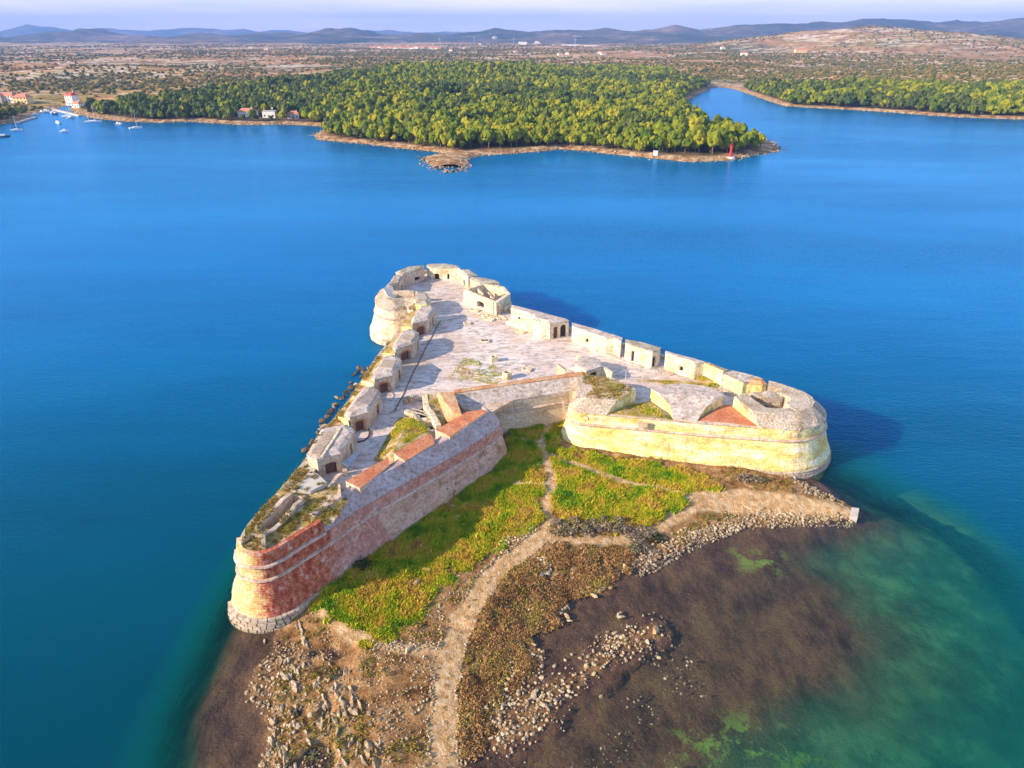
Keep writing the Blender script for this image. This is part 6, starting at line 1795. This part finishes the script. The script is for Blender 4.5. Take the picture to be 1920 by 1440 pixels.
for x, y, w, h_, lab in ((980, 84, 42, 13, 'white industrial block left of the quarry'), (1062, 87, 130, 8, 'very long low white industrial hall right of the quarry'), (1110, 88, 90, 7, 'second long white hall at the right end of the industrial row'), (1850, 80, 100, 8, 'long white hall near the right edge below the hills'), (1905, 82, 70, 12, 'white warehouse at the right edge below the hills')):
    house(x, y, w, 26, h_, 0, lab, 'plaster', 'concrete', None, False, cat='hall', name='industrial_hall', flatr=True)
def quarry(px, py, d, w, h_, lab, m, seed):
    p = PD(px, py, d); me = rock_mesh('quarry_cliff', m, seed, 1.0, 3)
    o = bpy.data.objects.new('quarry_cliff', me); COL.objects.link(o); o.location = (p.x, p.y, p.z - h_ * .7); o.scale = (w, w * .6, h_); tag(o, lab, 'quarry')
M['quarry'] = stone_mat('quarry_rock', [(0.50, 0.40, 0.34), (0.62, 0.54, 0.48), (0.70, 0.62, 0.56)], 0.02, 0.06, bump=1)
quarry(1009, 80, 4150, 40, 26, 'pale pyramid-shaped quarry face on the plain', M['quarry'], 7)
quarry(1077, 66, 4690, 62, 22, 'grey-white quarry scar on the hill right of the pyramid-shaped one', M['quarry'], 8)
quarry(928, 69, 4690, 24, 9, 'small tan quarry scar left of the pyramid-shaped quarry', M['quarry'], 11)
quarry(1852, 58, 5480, 130, 22, 'wide yellow earth quarry in the hills at the right', M['stone_yellow'], 9)

# ------------------------------------------------------------------ boats and harbour
def hull(bm, L, B, Hh, z0=-.25):
    secs = []
    for i in range(9):
        u = i / 8; x = -L / 2 + L * u
        b = B / 2 * (1 - (max(0, u - .35) / .65) ** 2.2) * (.82 + .18 * min(1, u * 4)); b = max(b, .03)
        zt = Hh * (1 + .35 * u * u)
        secs.append([bm.verts.new(v) for v in ((x, 0, z0 - .1), (x, b * .75, z0 + .1), (x, b, zt), (x, -b, zt), (x, -b * .75, z0 + .1))])
    for a, b in zip(secs[:-1], secs[1:]):
        for k in range(5): bm.faces.new((a[k], b[k], b[(k + 1) % 5], a[(k + 1) % 5]))
    bm.faces.new(secs[0][::-1]); bm.faces.new(secs[-1])
def sailboat(px, py, L, masts, rz, label):
    p = P(px, py, 0); o = empty('sailboat', (p.x, p.y, 0), rz); tag(o, label, 'sailboat')
    bm = bmesh.new(); hull(bm, L, L * .3, .95); bm_obj('hull', bm, M['white'], o)
    bm = bmesh.new(); boxv(bm, L * .38, L * .17, .5, (0, 0, 1.3)); bm_obj('cabin', bm, M['white'], o)
    for x, h_ in masts:
        bm = bmesh.new(); cyl(bm, .14, h_, .9, 6, .09); bmesh.ops.translate(bm, verts=bm.verts, vec=(x, 0, 0)); mo = bm_obj('mast', bm, M['metal'], o)
        bm = bmesh.new(); boxv(bm, h_ * .3, .22, .25, (x - h_ * .16, 0, 2.3)); bm_obj('boom', bm, M['navy'], o)
    tube('forestay', [Vector((L / 2, 0, 1.2)), Vector((masts[0][0], 0, masts[0][1] + .8))], .03, M['metal']).parent = o
    return o
def motorboat(px, py, L, rz, label, hm='white', group=None):
    p = P(px, py, 0); o = empty('motorboat', (p.x, p.y, 0), rz); tag(o, label, 'motorboat', group)
    bm = bmesh.new(); hull(bm, L, L * .36, .8); bm_obj('hull', bm, M[hm], o)
    bm = bmesh.new(); boxv(bm, L * .34, L * .24, .9, (L * .02, 0, 1.3)); bm_obj('cabin', bm, M['white'], o)
    bm = bmesh.new(); boxv(bm, .1, L * .22, .45, (L * .20, 0, 1.45)); bm_obj('windscreen', bm, M['glass'], o)
    bm = bmesh.new(); boxv(bm, .4, .45, .9, (-L / 2 - .15, 0, .7)); bm_obj('outboard', bm, M['navy'], o)
    return o
sailboat(175, 229, 12, [(1.5, 11.5), (-3, 8.5)], .25, 'two-masted white yacht anchored off the beach left of the headland')
sailboat(255, 241, 9, [(.8, 12.5)], .7, 'single-masted yacht anchored nearest the dark reflections of the pines')
sailboat(31, 245, 7.5, [(.5, 9.5)], .4, 'small white sailboat in the open bay near the left edge')
sailboat(127, 219, 9, [(.5, 10.5)], .1, 'white sailboat moored at the harbour mouth jetty')
sailboat(101, 211, 7, [(.5, 8.5)], 1.4, 'small sailboat moored deep in the little harbour')
motorboat(109, 231, 6.5, 2.6, 'white and dark motorboat moored in mid bay')
motorboat(121, 247, 6, .2, 'small white motorboat alone, nearest in the left bay')
motorboat(221, 233.5, 4.5, 1.3, 'little white dinghy left of its twin near the beach')
motorboat(226, 234.5, 4.5, 1.3, 'little white dinghy right of its twin near the beach')
motorboat(5, 257, 9, .3, 'dark-hulled motor cruiser cut by the left edge', 'navy')
motorboat(104, 214, 7, 1.5, 'dark blue boat moored at the end of the harbour quay', 'navy')
for i, (x, y) in enumerate([(86, 208.5), (76, 208), (60, 210), (52, 212), (66, 215), (91, 210), (80, 211), (133, 221)]):
    motorboat(x, y, random.uniform(5, 7.5), random.uniform(0, 3), 'white boat moored close inside the small left harbour', 'white', 'boats packed in the small left harbour')
for pts_, lab in (([(95, 203), (150, 216)], 'stone quay on the right of the little harbour'), ([(30, 229), (66, 219)], 'stone quay on the left cape shore'), ([(62, 207), (96, 204)], 'quay at the head of the little harbour')):
    q_ = wall_line('quay', [pts_[0], pts_[1]], .9, -1, 3.0, M['concrete'], None, .03); tag(q_, lab, 'quay')
# pylons far away
for i, (x, y) in enumerate([(825, 76), (963, 76), (1078, 80), (889, 72), (1450, 76), (1040, 66)]):
    p = G(x, y + 9); pe = empty('pylon', (p.x, p.y, p.z)); tag(pe, 'thin distant electricity pylon standing before the hills', 'pylon', 'electricity pylons on the plain')
    bm = bmesh.new()
    for dx, dy in ((-2.5, -2.5), (2.5, -2.5), (2.5, 2.5), (-2.5, 2.5)):
        a, b = Vector((dx, dy, 0)), Vector((0, 0, 34)); s = Vector((.35, 0, 0)); u_ = Vector((0, .35, 0))
        v = [bm.verts.new(q) for q in (a - s, a + s, b + s, b - s)]; bm.faces.new(v)
        v = [bm.verts.new(q) for q in (a - u_, a + u_, b + u_, b - u_)]; bm.faces.new(v)
    bm_obj('mast', bm, M['metal'], pe)
    bm = bmesh.new(); boxv(bm, 14, .5, .6, (0, 0, 27)); boxv(bm, 9, .5, .6, (0, 0, 31)); bm_obj('crossarm', bm, M['metal'], pe)
